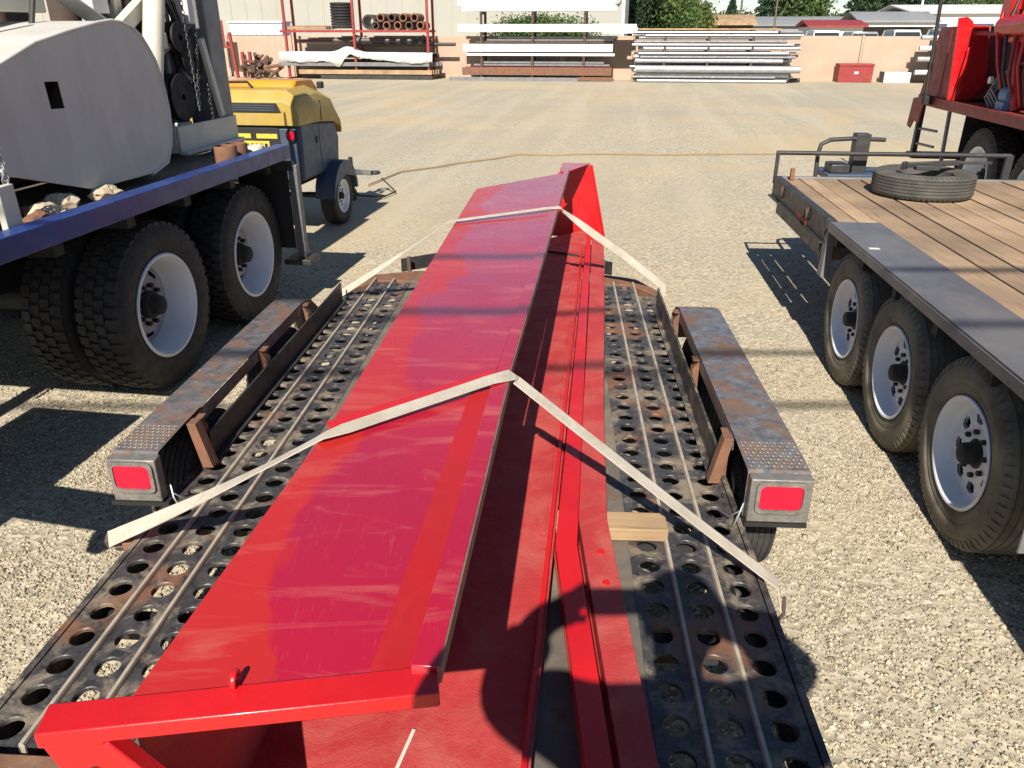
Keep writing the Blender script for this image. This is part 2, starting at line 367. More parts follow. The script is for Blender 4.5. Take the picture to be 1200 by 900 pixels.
M['leaf_dark'] = leaf_mat('leaf_dark', (.055,.095,.045), (.035,.068,.034))
M['leaf_yellow'] = leaf_mat('leaf_yellow', (.15,.18,.04), (.08,.12,.03))
M['bark'] = paint('bark', (.09,.065,.045), (.06,.045,.035), .95, scale=8, bump_s=.5)

# ------------------------------------------------------------------ ground and loose gravel
gm = MB()
n = 60
xs = np.concatenate([np.linspace(-600, -12, 10), np.linspace(-10, 10, 41), np.linspace(12, 600, 10)])
ys = np.concatenate([np.linspace(-200, -6, 6), np.linspace(-4, 20, 49), np.linspace(24, 900, 12)])
from mathutils import noise as mn
def gz(x, y): return mn.noise(Vector((x*.35, y*.35, 3.1)))*.016 + mn.noise(Vector((x*1.1, y*1.1, 9.)))*.007
vs = [(x, y, gz(x, y) if abs(x) < 11 and -5 < y < 21 else 0) for y in ys for x in xs]
nx = len(xs)
gm.add(vs, [(j*nx+i, j*nx+i+1, (j+1)*nx+i+1, (j+1)*nx+i) for j in range(len(ys)-1) for i in range(nx-1)])
structure(part('ground', gm, M['gravel'], smooth=180))

def scatter_stones(name, regions, label):
    P = []; Sz = []
    for (x0, x1, y0, y1, dens, smin, smax) in regions:
        k = int((x1-x0)*(y1-y0)*dens)
        P.append(np.stack([rng.uniform(x0, x1, k), rng.uniform(y0, y1, k)], 1))
        Sz.append(smin + (smax-smin)*rng.power(.45, k))
    P = np.concatenate(P); Sz = np.concatenate(Sz); N = len(P)
    base = np.array([(0,0,1),(.9,0,.1),(.28,.85,.15),(-.73,.53,0),(-.73,-.53,.12),(.28,-.85,0),(0,0,-.6)], float)
    tri = np.array([(0,1,2),(0,2,3),(0,3,4),(0,4,5),(0,5,1),(6,2,1),(6,3,2),(6,4,3),(6,5,4),(6,1,5)])
    V = np.repeat(base[None], N, 0) * (1 + rng.uniform(-.3, .3, (N, 7, 3)))
    V *= (Sz[:, None]*np.stack([rng.uniform(.7,1.25,N), rng.uniform(.7,1.25,N), rng.uniform(.45,.8,N)], 1))[:, None, :]
    a = rng.uniform(0, 6.28, N); t = rng.uniform(-.5, .5, N)
    ca, sa, ct, st = np.cos(a), np.sin(a), np.cos(t), np.sin(t)
    y = V[..., 1]*ct[:, None] - V[..., 2]*st[:, None]; z = V[..., 1]*st[:, None] + V[..., 2]*ct[:, None]
    X = V[..., 0]*ca[:, None] - y*sa[:, None]; Y = V[..., 0]*sa[:, None] + y*ca[:, None]
    G = np.array([gz(p[0], p[1]) for p in P])
    out = np.stack([X + P[:, 0:1], Y + P[:, 1:2], z + (Sz*.15 + G)[:, None]], -1).reshape(-1, 3)
    F = (tri[None] + (np.arange(N)*7)[:, None, None]).reshape(-1, 3)
    me = bpy.data.meshes.new(name)
    me.vertices.add(len(out)); me.vertices.foreach_set('co', out.ravel())
    me.loops.add(F.size); me.loops.foreach_set('vertex_index', F.ravel().astype(np.int32))
    me.polygons.add(len(F)); me.polygons.foreach_set('loop_start', np.arange(0, F.size, 3, dtype=np.int32))
    me.update(calc_edges=True); me.validate()
    at = me.attributes.new('tone', 'FLOAT', 'POINT'); at.data.foreach_set('value', np.repeat(rng.uniform(0, 1, N), 7).astype(np.float32))
    me.materials.append(M['stones'])
    o = link(name, me); o['kind'] = 'stuff'; tag(o, label, 'gravel'); return o
scatter_stones('loose_gravel', [
    (.65, 2.9, .9, 3.6, 7500, .0035, .0105), (-2.9, -1.0, 1.0, 3.6, 7500, .0035, .0105), (.8, 3.0, 3.6, 5.0, 2600, .004, .011), (-3.2, -1.1, 3.6, 5.0, 2600, .004, .011), (-1.0, .65, 1.0, 4.6, 1500, .004, .013),
    (-4.2, 4.0, 4.2, 7.5, 500, .006, .012), (.6, 2.6, 1.0, 3.2, 60, .010, .018), (-2.6, -1.0, 1.2, 3.2, 50, .010, .018)],
    'loose tan crushed gravel covering the yard')

# ------------------------------------------------------------------ wheels (axis along local x, outer face towards +x)
def truck_wheel_meshes():
    t = MB()
    t.lathe([(-.115,.300),(-.128,.33),(-.138,.40),(-.132,.452),(-.112,.483),(-.06,.487),(.06,.487),(.112,.483),(.132,.452),(.138,.40),(.134,.36),(.128,.33),(.115,.300),(0,.29)], 56, closed=True)
    rr = random.Random(3)
    for row, (x0, x1, off) in enumerate(((-.118,-.062,0),(-.054,-.004,.5),(.004,.054,0),(.062,.118,.5))):
        for k in range(44):
            a = 2*math.pi*(k+off+rr.uniform(-.05,.05))/44; da = 2*math.pi/44*.36; sk = .02*(1 if row % 2 else -1)
            vs = []
            for r_ in (.482, .502):
                e = .92 if r_ > .5 else 1
                for x, s_ in ((x0,-1),(x1,-1),(x1,1),(x0,1)):
                    aa = a + s_*da*e + (x-(x0+x1)/2)*sk*20/.5*.05; rad = r_ - (.010 if abs(x) > .1 else 0)
                    vs.append((x, rad*math.cos(aa), rad*math.sin(aa)))
            t.add(vs, [(0,3,2,1),(4,5,6,7),(0,1,5,4),(1,2,6,5),(2,3,7,6),(3,0,4,7)])
    rim = MB(); rim.lathe([(.112,.300),(.128,.312),(.136,.306),(.134,.294),(.118,.284),(.09,.274),(.0,.262),(-.04,.252),(-.05,.246)], 48)
    disc = MB(); NA = 60; radii = [.05,.150,.178,.206,.225,.247]; xz = [-.012,-.012,-.020,-.030,-.038,-.050]
    vs = [(xz[q], r_*math.cos(2*math.pi*k/NA), r_*math.sin(2*math.pi*k/NA)) for q, r_ in enumerate(radii) for k in range(NA)]; fs = []
    for q in range(5):
        for k in range(NA):
            if q in (2,) and k % 12 in (4,5,6,7): continue
            fs.append((q*NA+k, q*NA+(k+1)%NA, (q+1)*NA+(k+1)%NA, (q+1)*NA+k))
    disc.add(vs, fs); disc.lathe([(-.012,.05),(-.012,.001)], NA)
    disc.lathe([(-.10,.25),(-.10,.02)], 30)
    disc.lathe([(-.046,.244),(-.040,.240),(-.046,.236)], 40)
    hub = MB(); hub.lathe([(-.012,.085),(.03,.08),(.04,.065),(.085,.055),(.095,.04),(.095,.001)], 20)
    for k in range(10):
        a = 2*math.pi*(k+.5)/10; hub.cyl((-.012,.115*math.cos(a),.115*math.sin(a)), (.022,.115*math.cos(a),.115*math.sin(a)), .014, n=6)
    return rim.mesh('truck_rim', M['rim_white'], 35), t.mesh('truck_tyre', M['rubber'], 35), hub.mesh('truck_hub', M['dark'], 35), disc.mesh('wheel_disc', M['disc_dusty'], 35)
def trailer_wheel_meshes():
    t = MB(); w = .112; pr = [(-.09,.222),(-.105,.25),(-.115,.30),(-.112,.34),(-.098,.368)]
    gx = [-.075,-.045,-.015,.015,.045,.075]
    pr.append((-.092,.378))
    for g in gx[:]:
        pr += [(g-.004,.385),(g-.003,.379),(g+.003,.379),(g+.004,.385)]
    pr += [(.092,.378),(.098,.368),(.112,.34),(.115,.30),(.113,.285),(.108,.278),(.109,.262),(.105,.25),(.09,.222),(0,.215)]
    t.lathe(pr, 64, closed=True)
    for k in range(60):      # shoulder blocks
        a = 2*math.pi*k/60; da = .034
        for sg in (-1, 1):
            vs = []
            for x, r_ in ((.082,.3835),(.102,.3715),(.113,.345),(.108,.345),(.082,.372)):
                for q in (-1, 1): vs.append((sg*x*1.0, (r_+.002)*math.cos(a+q*da), (r_+.002)*math.sin(a+q*da)))
            t.add(vs, [(0,2,3,1),(2,4,5,3),(4,6,7,5),(6,8,9,7),(0,1,9,8),(0,8,6,4,2),(1,3,5,7,9)])
    rim = MB(); rim.lathe([(.085,.218),(.102,.230),(.108,.226),(.106,.217),(.092,.210),(.07,.204),(.055,.200),(.045,.192),(.042,.184)], 48)
    circ = lambda r_, c0, n_, ph=0: [(c0[0]+r_*math.cos(2*math.pi*k/n_+ph), c0[1]+r_*math.sin(2*math.pi*k/n_+ph)) for k in range(n_)]
    NA = 64; radii = [.050,.118,.124,.158,.164,.186]
    for side in (.042, .030):
        vs = [(side, r_*math.cos(2*math.pi*k/NA), r_*math.sin(2*math.pi*k/NA)) for r_ in radii for k in range(NA)]; fs = []
        for q in range(5):
            for k in range(NA):
                kk = k % 8
                if (q == 2 and kk in (2,3,4,5)) or (q in (1,3) and kk in (3,4)): continue
                fs.append((q*NA+k, q*NA+(k+1)%NA, (q+1)*NA+(k+1)%NA, (q+1)*NA+k))
        rim.add(vs, fs)
    bk = rim
    hub = MB(); hub.lathe([(.0,.072),(.044,.060),(.048,.046),(.092,.042),(.100,.036),(.103,.02),(.103,.001)], 20)
    for k in range(8):
        a = 2*math.pi*(k+.5)/8; hub.cyl((.03,.088*math.cos(a),.088*math.sin(a)), (.058,.088*math.cos(a),.088*math.sin(a)), .011, n=6)
    drum = MB(); drum.lathe([(-.10,.02),(-.09,.165),(.0,.165),(.004,.02)], 24)
    return rim.mesh('trailer_rim', M['rim_white'], 35), t.mesh('trailer_tyre', M['rubber'], 35), hub.mesh('trailer_hub', M['dark'], 35), drum.mesh('brake_drum', M['dark'], 35)
TRW = truck_wheel_meshes(); TLW = trailer_wheel_meshes()
TL_DUSTY = TLW[1].copy(); TL_DUSTY.materials.clear(); TL_DUSTY.materials.append(M['rubber_dusty'])
def put_wheel(kind, parent, loc, out=1, sc=1.0, spin=0.0, hub=True, label=None):
    w = link('wheel', kind[0], parent, loc, (spin, 0, 0 if out > 0 else math.pi)); w.scale = (sc,)*3
    link('tyre', kind[1], w)
    if hub: link('hub', kind[2], w)
    if len(kind) > 3: link('brake_drum' if kind[3].name.startswith('brake') else 'wheel_disc', kind[3], w)
    if label: w['label'] = label
    return w

# ------------------------------------------------------------------ the flat trailer the red steel lies on
DK = .42
T = thing('deck_trailer', 'low flatbed trailer with perforated steel deck carrying the strapped red steel', 'trailer', (-.275, 1.2, 0), 3.4)
def plank_mesh(y0, y1, pitch=.1, w=.110, hr=.031):
    mb = MB(); k = int(round((y1-y0)/pitch)); th = .004; N = 16; rr = random.Random(1)
    for i in range(k):
        cy = y0 + (i+.5)*pitch; hw = w/2; hp = pitch/2
        sq = []
        for j in range(N):
            a = 2*math.pi*(j+.5)/N; cx_, sy_ = math.cos(a), math.sin(a); q = 1/max(abs(cx_)/hw, abs(sy_)/hp); sq.append((cx_*q, cy+sy_*q))
        ring = [(hr*math.cos(2*math.pi*(j+.5)/N), cy + hr*1.05*math.sin(2*math.pi*(j+.5)/N)) for j in range(N)]
        ring2 = [(x*1.06, cy+(y-cy)*1.06) for x, y in ring]
        vs = [(x, y, 0) for x, y in sq] + [(x, cy+(y-cy)*1.0, 0.0) for x, y in ring2] + [(x, y, -.0025) for x, y in ring] + [(x, y, -.012) for x, y in ring]
        fs = []
        for lv in range(3):
            for j in range(N): fs.append((lv*N+j, lv*N+(j+1)%N, (lv+1)*N+(j+1)%N, (lv+1)*N+j))
        # corner fill of the cell
        mb.add(vs, fs)
        for sx in (-1, 1):
            for sy in (-1, 1):
                pts = sorted([p for p in sq if p[0]*sx > 0 and (p[1]-cy)*sy > 0], key=lambda p: -abs(p[0]))
                a_ = [p for p in pts if abs(abs(p[0])-hw) < 1e-6]; b_ = [p for p in pts if abs(abs(p[1]-cy)-hp) < 1e-6]
                if a_ and b_:
                    A = max(a_, key=lambda p: abs(p[1]-cy)); B = max(b_, key=lambda p: abs(p[0]))
                    mb.add([(A[0],A[1],0),(sx*hw,cy+sy*hp,0),(B[0],B[1],0)], [(0,1,2)])
    hw = w/2
    for sx in (-1, 1):
        mb.box(sx*hw-.002, sx*hw+.002, y0, y1, -.05, -.0005)
    me = mb.mesh('deck_plank', M['deck_steel'], 25); return me
PL = plank_mesh(.0, 3.6)
PLc = plank_mesh(.0, 3.4)
for sd in (-1, 1):
    for i, xo in enumerate((.9045, .779, .6535)):
        link('deck_plank', PLc if i == 0 else PL, T, (sd*xo, .0, DK))
    for xo in (.8418, .7163):
        mb = MB()
        prof = [(-.0075,-.03),(-.0075,.005),(-.0045,.012),(.0045,.012),(.0075,.005),(.0075,-.03)]
        vs = [(x, 0, z) for x, z in prof] + [(x, 3.66, z) for x, z in prof]
        mb.add(vs, [(j, j+1, j+7, j+6) for j in range(5)] + [(5,4,3,2,1,0),(6,7,8,9,10,11)])
        part('deck_rib', mb, M['rib_worn'], T, 50, loc=(sd*xo, 0, DK))
    # outer channel rail of the deck
    mb = MB(); mb.box(.9655, .985, -.02, 3.42, DK-.13, DK+.002); mb.box(.93, .9655, -.02, 3.42, DK-.13, DK-.115)
    o = part('side_rail', mb, M['deck_steel'], T, bevel=.002)
    if sd < 0: o.scale = (-1, 1, 1)
    # raised lip beside the wheels
    mb = MB(); mb.box(.940, .950, 1.3, 3.2, DK+.003, DK+.115); mb.box(.915, .940, 1.3, 3.2, DK+.003, DK+.010)
    o = part('wheel_guard_lip', mb, M['black_steel'] if sd < 0 else M['deck_steel'], T, bevel=.002)
    if sd < 0: o.scale = (-1, 1, 1)
# centre plate in three sheets
for (a, b) in ((0.0, 1.215), (1.219, 2.43), (2.434, 3.66)):
    part('centre_plate', MB().box(-.597, .597, a, b, DK-.012, DK-.003), M['centre_plate'], T, bevel=.001)
# cross members and frame under the deck
for y in np.arange(.02, 3.7, .45):
    part('cross_member', MB().box(-.93, .93, y, y+.045, DK-.12, DK-.052), M['black_steel'], T)
for sd in (-1, 1):
    part('frame_rail', MB().box(sd*.52-.03, sd*.52+.03, -.1, 3.7, DK-.23, DK-.121), M['black_steel'], T)
# front: chamfered nose with curved bar and tongue
mb = MB(); mb.prism([(-.985,3.42),(-.83,3.665),(.83,3.665),(.985,3.42),(.985,3.55),(.87,3.80),(.62,3.90),(-.62,3.90),(-.87,3.80),(-.985,3.55)], [], (0,0,DK-.10), (1,0,0), (0,1,0), (0,0,.092))
part('front_nose', mb, M['rust'], T, bevel=.004)
arc = [(-.72 + 1.44*k/24, 3.93 + .36*math.sin(math.pi*k/24), DK+.02) for k in range(25)]
mb = MB()
for p, q in zip(arc, arc[1:]): mb.beam(p, q, .014, .09)
part('front_arc_bar', mb, M['black_steel'], T, 60)
for sd in (-1, 1):
    part('nose_post', MB().box(sd*.66-.012, sd*.66+.012, 3.88, 3.905, DK-.05, DK+.09), M['rust_dark'], T)
    mb = MB(); mb.beam((sd*.55, 3.7, DK-.15), (sd*.06, 5.2, DK-.15), .05, .10); part('tongue_beam', mb, M['black_steel'], T, bevel=.004)
mb = MB(); mb.box(-.05, .05, 5.12, 5.42, DK-.16, DK-.08); mb.cyl((0,5.42,DK-.12),(0,5.5,DK-.12),.05,.035,12); part('coupler', mb, M['black_steel'], T, bevel=.006)
mb = MB(); mb.cyl((.0,5.0,.0),(.0,5.0,.55),.03,n=14); mb.cyl((0,5.0,0),(0,5.0,.012),.08,n=16); part('tongue_jack', mb, M['steel_grey'], T)
# rear sill and ramp
part('rear_sill', MB().box(-.98, .98, -.30, -.012, DK-.09, DK-.006), M['rust'], T, bevel=.004)
# fenders
def fender(sd):
    prof = [(1.002,.44),(1.0,.606),(1.012,.614),(1.20,.619),(2.62,.614),(2.74,.58),(2.85,.50),(2.87,.36)]
    mb = MB(); t = .006
    xi, xo = (.980, 1.180) if sd > 0 else (.980, 1.138)
    for (a, b) in zip(prof[1:], prof[2:]):
        pass
    vs = []; m = len(prof)
    for x in (xi, xo):
        for y, z in prof: vs.append((x, y, z))
    inner = []
    for x in (xi, xo):
        for y, z in prof:
            cy, cz = 1.94, .3; d = Vector((y-cy, z-cz)); d = d*(1 - t/max(d.length, .01)*1.2); inner.append((x, cy+d.x, cz+d.y))
    fs = [(i, i+1, m+i+1, m+i) for i in range(m-1)] + [(2*m+i, 3*m+i, 3*m+i+1, 2*m+i+1) for i in range(m-1)]
    fs += [(i, 2*m+i, 2*m+i+1, i+1) for i in range(m-1)] + [(m+i, m+i+1, 3*m+i+1, 3*m+i) for i in range(m-1)]
    fs += [(0, m, 3*m, 2*m), (m-1, 3*m-1, 4*m-1, 2*m-1)]
    mb.add(vs + inner, fs)
    # outer skirt below the top edge
    mb.box(xo-.006, xo-.0005, 1.10, 2.74, .50, .575)
    # inner turned-down edge
    mb.box(xi+.0005, xi+.006, 1.24, 2.60, .555, .606)
    o = part('fender', mb, M['fender_steel'], T, 25, bevel=.003)
    if sd < 0: o.scale = (-1, 1, 1)
    # diamond tread plate at the rear slope
    mb = MB(); y0, z0, y1, z1 = 1.03, .52, 1.10, .58
    for r_ in range(8):
        for c_ in range(15):
            f = (r_+.5)/8; x = xi + .008 + (xo-xi-.016)*(c_+.5)/15; y = 1.0285 + (1.22-1.03)*0 ; 
            cy, cz, ty, tz = 1.022+.172*f, .6150+.0045*f, 1.0, .05
            sg = 1 if (r_+c_) % 2 else -1
            tt = Vector((sg*.6, ty*.8, tz*.8)).normalized(); nn = Vector((0, -tz, ty)).normalized(); ss = tt.cross(nn)
            c0 = Vector((x, cy, cz)) + nn*.0006
            vs = [c0 - tt*.0095, c0 + ss*.0036, c0 + tt*.0095, c0 - ss*.0036, c0 + nn*.0032]
            mb.add(vs, [(0,1,4),(1,2,4),(2,3,4),(3,0,4)])
    tp = part('tread_pattern', mb, M['aluminium'], o, None); tp['kind'] = 'stuff'
    return o
for sd in (-1, 1):
    fender(sd)
    # struts between deck and fender
    for y in (1.27, 1.95, 2.58):
        mb = MB(); mb.prism([(.952,.43),(.9790,.43),(.9790,.595),(.952,.56)], [], (0,y,0), (1,0,0), (0,0,1), (0,.055,0))
        mb.box(.951, .9788, y-.0, y+.055, .596, .602)
        o = part('fender_strut', mb, M['rust'], T, bevel=.002)
        if sd < 0: o.scale = (-1, 1, 1)
    mb = MB(); mb.prism([(.905,.43),(.945,.43),(.978,.612),(.945,.612)], [], (0,1.215,0), (1,0,0), (0,0,1), (0,.05,0))
    o = part('fender_bracket', mb, M['rust'], T, bevel=.003)
    if sd < 0: o.scale = (-1, 1, 1)
    # tail light: box, bezel, lens
    rr = lambda x0, x1, z0, z1, r_: [(x+r_*math.cos(R(a)), z+r_*math.sin(R(a))) for (x, z, a0) in ((x1-r_,z1-r_,0),(x0+r_,z1-r_,90),(x0+r_,z0+r_,180),(x1-r_,z0+r_,270)) for a in (a0, a0+30, a0+60, a0+90)]
    xc = 1.080 if sd > 0 else -1.052
    bw = 0 if sd > 0 else .006
    bx = part('tail_light', MB().box(xc-.098+(0 if sd>0 else .015), xc+.098-(0 if sd>0 else .015), .955, .999, .450, .610), M['light_box'], T, bevel=.004)
    mb = MB(); mb.prism(rr(xc-.080+bw, xc+.080-bw, .488, .606, .022), [rr(xc-.068+bw, xc+.068-bw, .502, .592, .018)[::-1]], (0,.9545,0), (1,0,0), (0,0,1), (0,-.010,0))
    part('bezel', mb, M['light_box'], bx)
    mb = MB(); mb.prism(rr(xc-.067+bw, xc+.067-bw, .503, .591, .018), [], (0,.9545,0), (1,0,0), (0,0,1), (0,-.007,0))
    part('lens', mb, M['lens_red'], bx, bevel=.002)
    part('light_bracket', MB().box(xc-.10, xc+.10, .96, .998, .428, .444), M['dark'], T)
    for y in (1.42, 2.36):
        put_wheel(TLW, T, ((1.082 if sd > 0 else -1.062), y, .275), sd, .70, spin=.3*y)
        part('axle', MB().cyl((sd*.2, y, .275), (sd*1.0, y, .275), .035, n=12), M['dark'], T)
    mb = MB()
    for k in range(4):
        xk = xc - sd*.095; zz = .46 + .02*k
    mb.tube([(xc-sd*.105, .985, .50), (xc-sd*.125, .955, .47), (xc-sd*.135, .96, .43), (xc-sd*.13, 1.0, .40), (xc-sd*.15, 1.1, .39)], .0028, 6)
    mb.tube([(xc-sd*.105, .985, .47), (xc-sd*.130, .95, .49), (xc-sd*.145, .98, .45), (xc-sd*.16, 1.1, .40)], .0022, 6)
    part('light_wire', mb, M['galvanised'], T, 60)
# stake hook on the left edge
mb = MB()
mb.cyl((-1.10,.86,.36), (-.985,.86,.36), .018, n=12); mb.cyl((-1.085,.86,.36), (-1.02,.86,.36), .038, n=18)
for k in range(5): mb.torus((-1.015+.008*k*1.2,.86,.36), Matrix.Rotation(R(90),3,'Y'), .034, .006, 16, 6)
mb.cyl((-1.125,.86,.36), (-1.10,.86,.36), .028, n=6)
part('strap_winch', mb, M['rust_dark'], T, 40)
part('winch_bracket', MB().box(-1.03, -.987, .78, .94, .33, .405), M['rust'], T, bevel=.003)

# lumber dunnage on the deck
def rail(name, label, x0, x1, y0, y1, z0, z1, yaw=3.4, mat='lumber', group=None):
    cx, cy = (x0+x1)/2, (y0+y1)/2
    o = part(name, MB().box(-(x1-x0)/2, (x1-x0)/2, -(y1-y0)/2, (y1-y0)/2, 0, z1-z0), M[mat], None, bevel=.004)
    o.location = (cx, cy, z0); o.rotation_euler = (0, 0, R(-yaw)); return tag(o, label, 'lumber', group)
rail('lumber_block', 'pale lumber block on the deck beside the red channel, nearest the camera', -.55, .50, 2.05, 2.15, DK+.001, DK+.046, 3.0, 'lumber_y')
rail('lumber_block', 'weathered lumber block under the far end of the red steel', -.15, .56, 4.78, 4.90, DK+.001, DK+.046, 3.0, 'lumber_y')

# ------------------------------------------------------------------ red steel trough lying on the deck
Q = thing('red_steel_trough', 'long red painted steel trough section strapped onto the trailer deck', 'steel section', (0, 2.5, DK))
def QP(name, mb, mat, smooth=40, bevel=0, label=None):
    o = part(name, mb, M[mat], Q, smooth, bevel, label=label); o.location = (0, -2.5, -DK); return o
TZ = .95
def lerp(a, b, t): return tuple(x + (y-x)*t for x, y in zip(a, b))
def sheet(nl, nr, fl, fr, nu, nv, amp, th, strip=0.0, sd=1.):
    # thin warped sheet between four corners (near left, near right, far left, far right)
    mb = MB(); top = []; bot = []
    us = [u/nu for u in range(nu+1)]
    for j in range(nv+1):
        a = lerp(nl, fl, j/nv); b = lerp(nr, fr, j/nv)
        for u in us:
            p = lerp(a, b, u)
            e = min(1, 6*u, 6*(1-u), 8*j/nv, 8*(1-j/nv))
            z = p[2] + amp*e*(mn.noise(Vector((p[0]*2.2*sd, p[1]*1.1, sd*5))) + .4*mn.noise(Vector((p[0]*6, p[1]*3, sd))))
            if strip and u > 1-strip: z -= (u-(1-strip))*strip*.10
            top.append((p[0], p[1], z)); bot.append((p[0], p[1], z-th))
    m = nu+1; N = len(top); fs = []
    for j in range(nv):
        for i in range(nu):
            a = j*m+i; fs += [(a, a+1, a+m+1, a+m), (N+a, N+a+m, N+a+m+1, N+a+1)]
    for j in range(nv): a = j*m; fs.append((a, a+m, N+a+m, N+a)); a += nu; fs.append((a, N+a, N+a+m, a+m))
    for i in range(nu): fs.append((i, N+i, N+i+1, i+1)); a = nv*m+i; fs.append((a, a+1, N+a+1, N+a))
    return mb.add(top+bot, fs)
nl, nr = (-.598, .894, TZ), (-.165, .952, TZ)
ml, mr = (-.487, 1.79, TZ), (-.052, 2.135, TZ)
fl, fr = (-.235, 5.22, TZ), (.385, 5.86, TZ)
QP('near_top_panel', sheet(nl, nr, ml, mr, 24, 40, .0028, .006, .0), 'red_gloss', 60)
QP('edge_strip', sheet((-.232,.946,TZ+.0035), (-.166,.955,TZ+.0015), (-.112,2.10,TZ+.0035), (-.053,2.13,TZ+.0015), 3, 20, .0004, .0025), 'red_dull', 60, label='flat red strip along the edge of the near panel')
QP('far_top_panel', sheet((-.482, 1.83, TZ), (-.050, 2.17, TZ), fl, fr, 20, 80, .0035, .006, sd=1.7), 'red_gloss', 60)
QP('joint_strip', MB().beam((-.483, 1.81, TZ+.001), (-.05, 2.152, TZ+.001), .045, .008), 'red_bright', bevel=.001)
# raised right-hand edge bars, painted on top, raw on the outer face
def edgebar(a, b, w, h, z):
    return MB().beam((a[0], a[1], z), (b[0], b[1], z), w, h)
QP('edge_bar', edgebar((-.142,.945), (-.028,2.14), .046, .040, TZ-.004), 'red_gloss', bevel=.002)
QP('edge_bar', edgebar((-.028,2.145), (.409,5.93), .040, .034, TZ-.004), 'red_gloss', bevel=.002)
QP('raw_edge', edgebar((-.1175,.947), (-.0035,2.14), .004, .036, TZ-.005), 'raw_edge', bevel=0)
QP('raw_edge', edgebar((-.006,2.146), (.4305,5.93), .004, .030, TZ-.005), 'raw_edge', bevel=0)
QP('end_bar', MB().beam((-.712,.848,TZ-.009), (-.118,.928,TZ-.009), .060, .030), 'red_bright', bevel=.003)
QP('lifting_eye', MB().torus((-.440,.918,TZ+.014), Matrix.Rotation(R(90),3,'Y'), .013, .005, 14, 6), 'red_bright', 60)
# left web with folded end flange
mb = MB(); mb.beam((-.598,.89,.70), (-.490,1.80,.70), .010, .47); mb.beam((-.490,1.80,.70), (-.245,5.2,.70), .010, .47)
QP('side_web', mb, 'red_rough')
mb = MB(); mb.prism([(-.708,.9255),(-.62,.9255),(-.36,.475),(-.575,.475)], [], (0,.922,0), (1,.135,0), (0,0,1), (0,.012,0))
QP('end_flange', mb, 'red_bright', bevel=.002)
QP('flange_rib', MB().beam((-.618,.846,.922), (-.362,.882,.48), .016, .030, (0,1,0)), 'red_bright', bevel=.003)
for (x, z) in ((-.645,.86), (-.60,.70)):
    QP('bolt_hole', MB().cyl((x,.922+.135*x-.001,z), (x,.922+.135*x+.004,z), .010, n=12), 'dark')
# bottom plate
mb = MB(); mb.add([(-.62,.80,.462),(.0,.80,.462),(.515,5.35,.462),(.60,6.10,.462),(-.20,5.35,.462),
                   (-.62,.80,.472),(.0,.80,.472),(.515,5.35,.472),(.60,6.10,.472),(-.20,5.35,.472)],
                  [(4,3,2,1,0),(5,6,7,8,9),(0,1,6,5),(1,2,7,6),(2,3,8,7),(3,4,9,8),(4,0,5,9)])
QP('bottom_plate', mb, 'red_rough', bevel=.002)
QP('plate_edge_bar', MB().beam((-.012,.81,.480), (.500,5.40,.480), .014, .020), 'red_bright', bevel=.002)
QP('weld_seam', MB().beam((-.33,.81,.474), (-.22,1.25,.474), .008, .006), 'cream_paint')
QP('weld_seam', MB().beam((.10,2.0,.474), (.465,5.40,.474), .007, .006), 'red_rough')
# far end: flared top corner and end plate
mb = MB(); mb.prism([(.365,5.86),(.43,5.90),(.62,6.26),(.40,6.29),(.36,5.95)], [], (0,0,TZ+.001), (1,0,0), (0,1,0), (0,0,.008))
QP('flared_corner', mb, 'red_gloss', bevel=.001)
mb = MB(); mb.prism([(.10,.42),(.755,.34),(.70,.64),(.625,TZ),(.42,TZ-.004),(.10,.62)], [], (0,6.20,0), (1,.04,0), (0,0,1), (0,.012,0))
QP('end_plate', mb, 'red_bright', bevel=.002)
mb = MB(); mb.beam((.626,6.215,TZ+.003), (.755,6.225,.37), .016, .016); QP('end_plate_rim', mb, 'red_bright', bevel=.003)

# ------------------------------------------------------------------ bent red channel beside the trough
K = thing('red_steel_channel', 'narrow red steel channel bent at its near end beside the trough', 'steel channel', (.3, 2.5, DK))
def KP(name, mb, mat, bevel=.002):
    o = part(name, mb, M[mat], K, 40, bevel); o.location = (-.3, -2.5, -DK); return o
def bent(xs_, z0, z1):
    # cross strip given as stations (y, x0, x1)
    mb = MB(); vs = []
    for (y, a, b) in xs_: vs += [(a,y,z0),(b,y,z0),(b,y,z1),(a,y,z1)]
    fs = [(0,1,2,3)]; m = len(xs_)
    for i in range(m-1):
        for k in range(4): fs.append((i*4+k, i*4+(k+1)%4, (i+1)*4+(k+1)%4, (i+1)*4+k))
    fs.append(((m-1)*4+3, (m-1)*4+2, (m-1)*4+1, (m-1)*4)); return mb.add(vs, fs)
KP('inner_flange', bent([(.75,.150,.215),(1.13,.152,.212),(1.90,.130,.196),(3.3,.288,.340),(5.70,.558,.594)], .470, .502), 'red_bright')
KP('outer_flange', bent([(.75,.232,.305),(1.13,.226,.307),(2.03,.210,.300),(2.81,.290,.374),(4.59,.483,.572),(5.72,.600,.688)], .445, .505), 'red_rough')
KP('channel_web', bent([(.75,.152,.302),(1.13,.154,.304),(1.95,.128,.296),(3.3,.286,.424),(5.72,.558,.680)], .430, .444), 'red_rough')
for (x, y) in ((.262, 1.86), (.262, 1.72)):
    KP('bolt_head', MB().cyl((x,y,.505), (x,y,.510), .011, n=6), 'red_bright', 0)

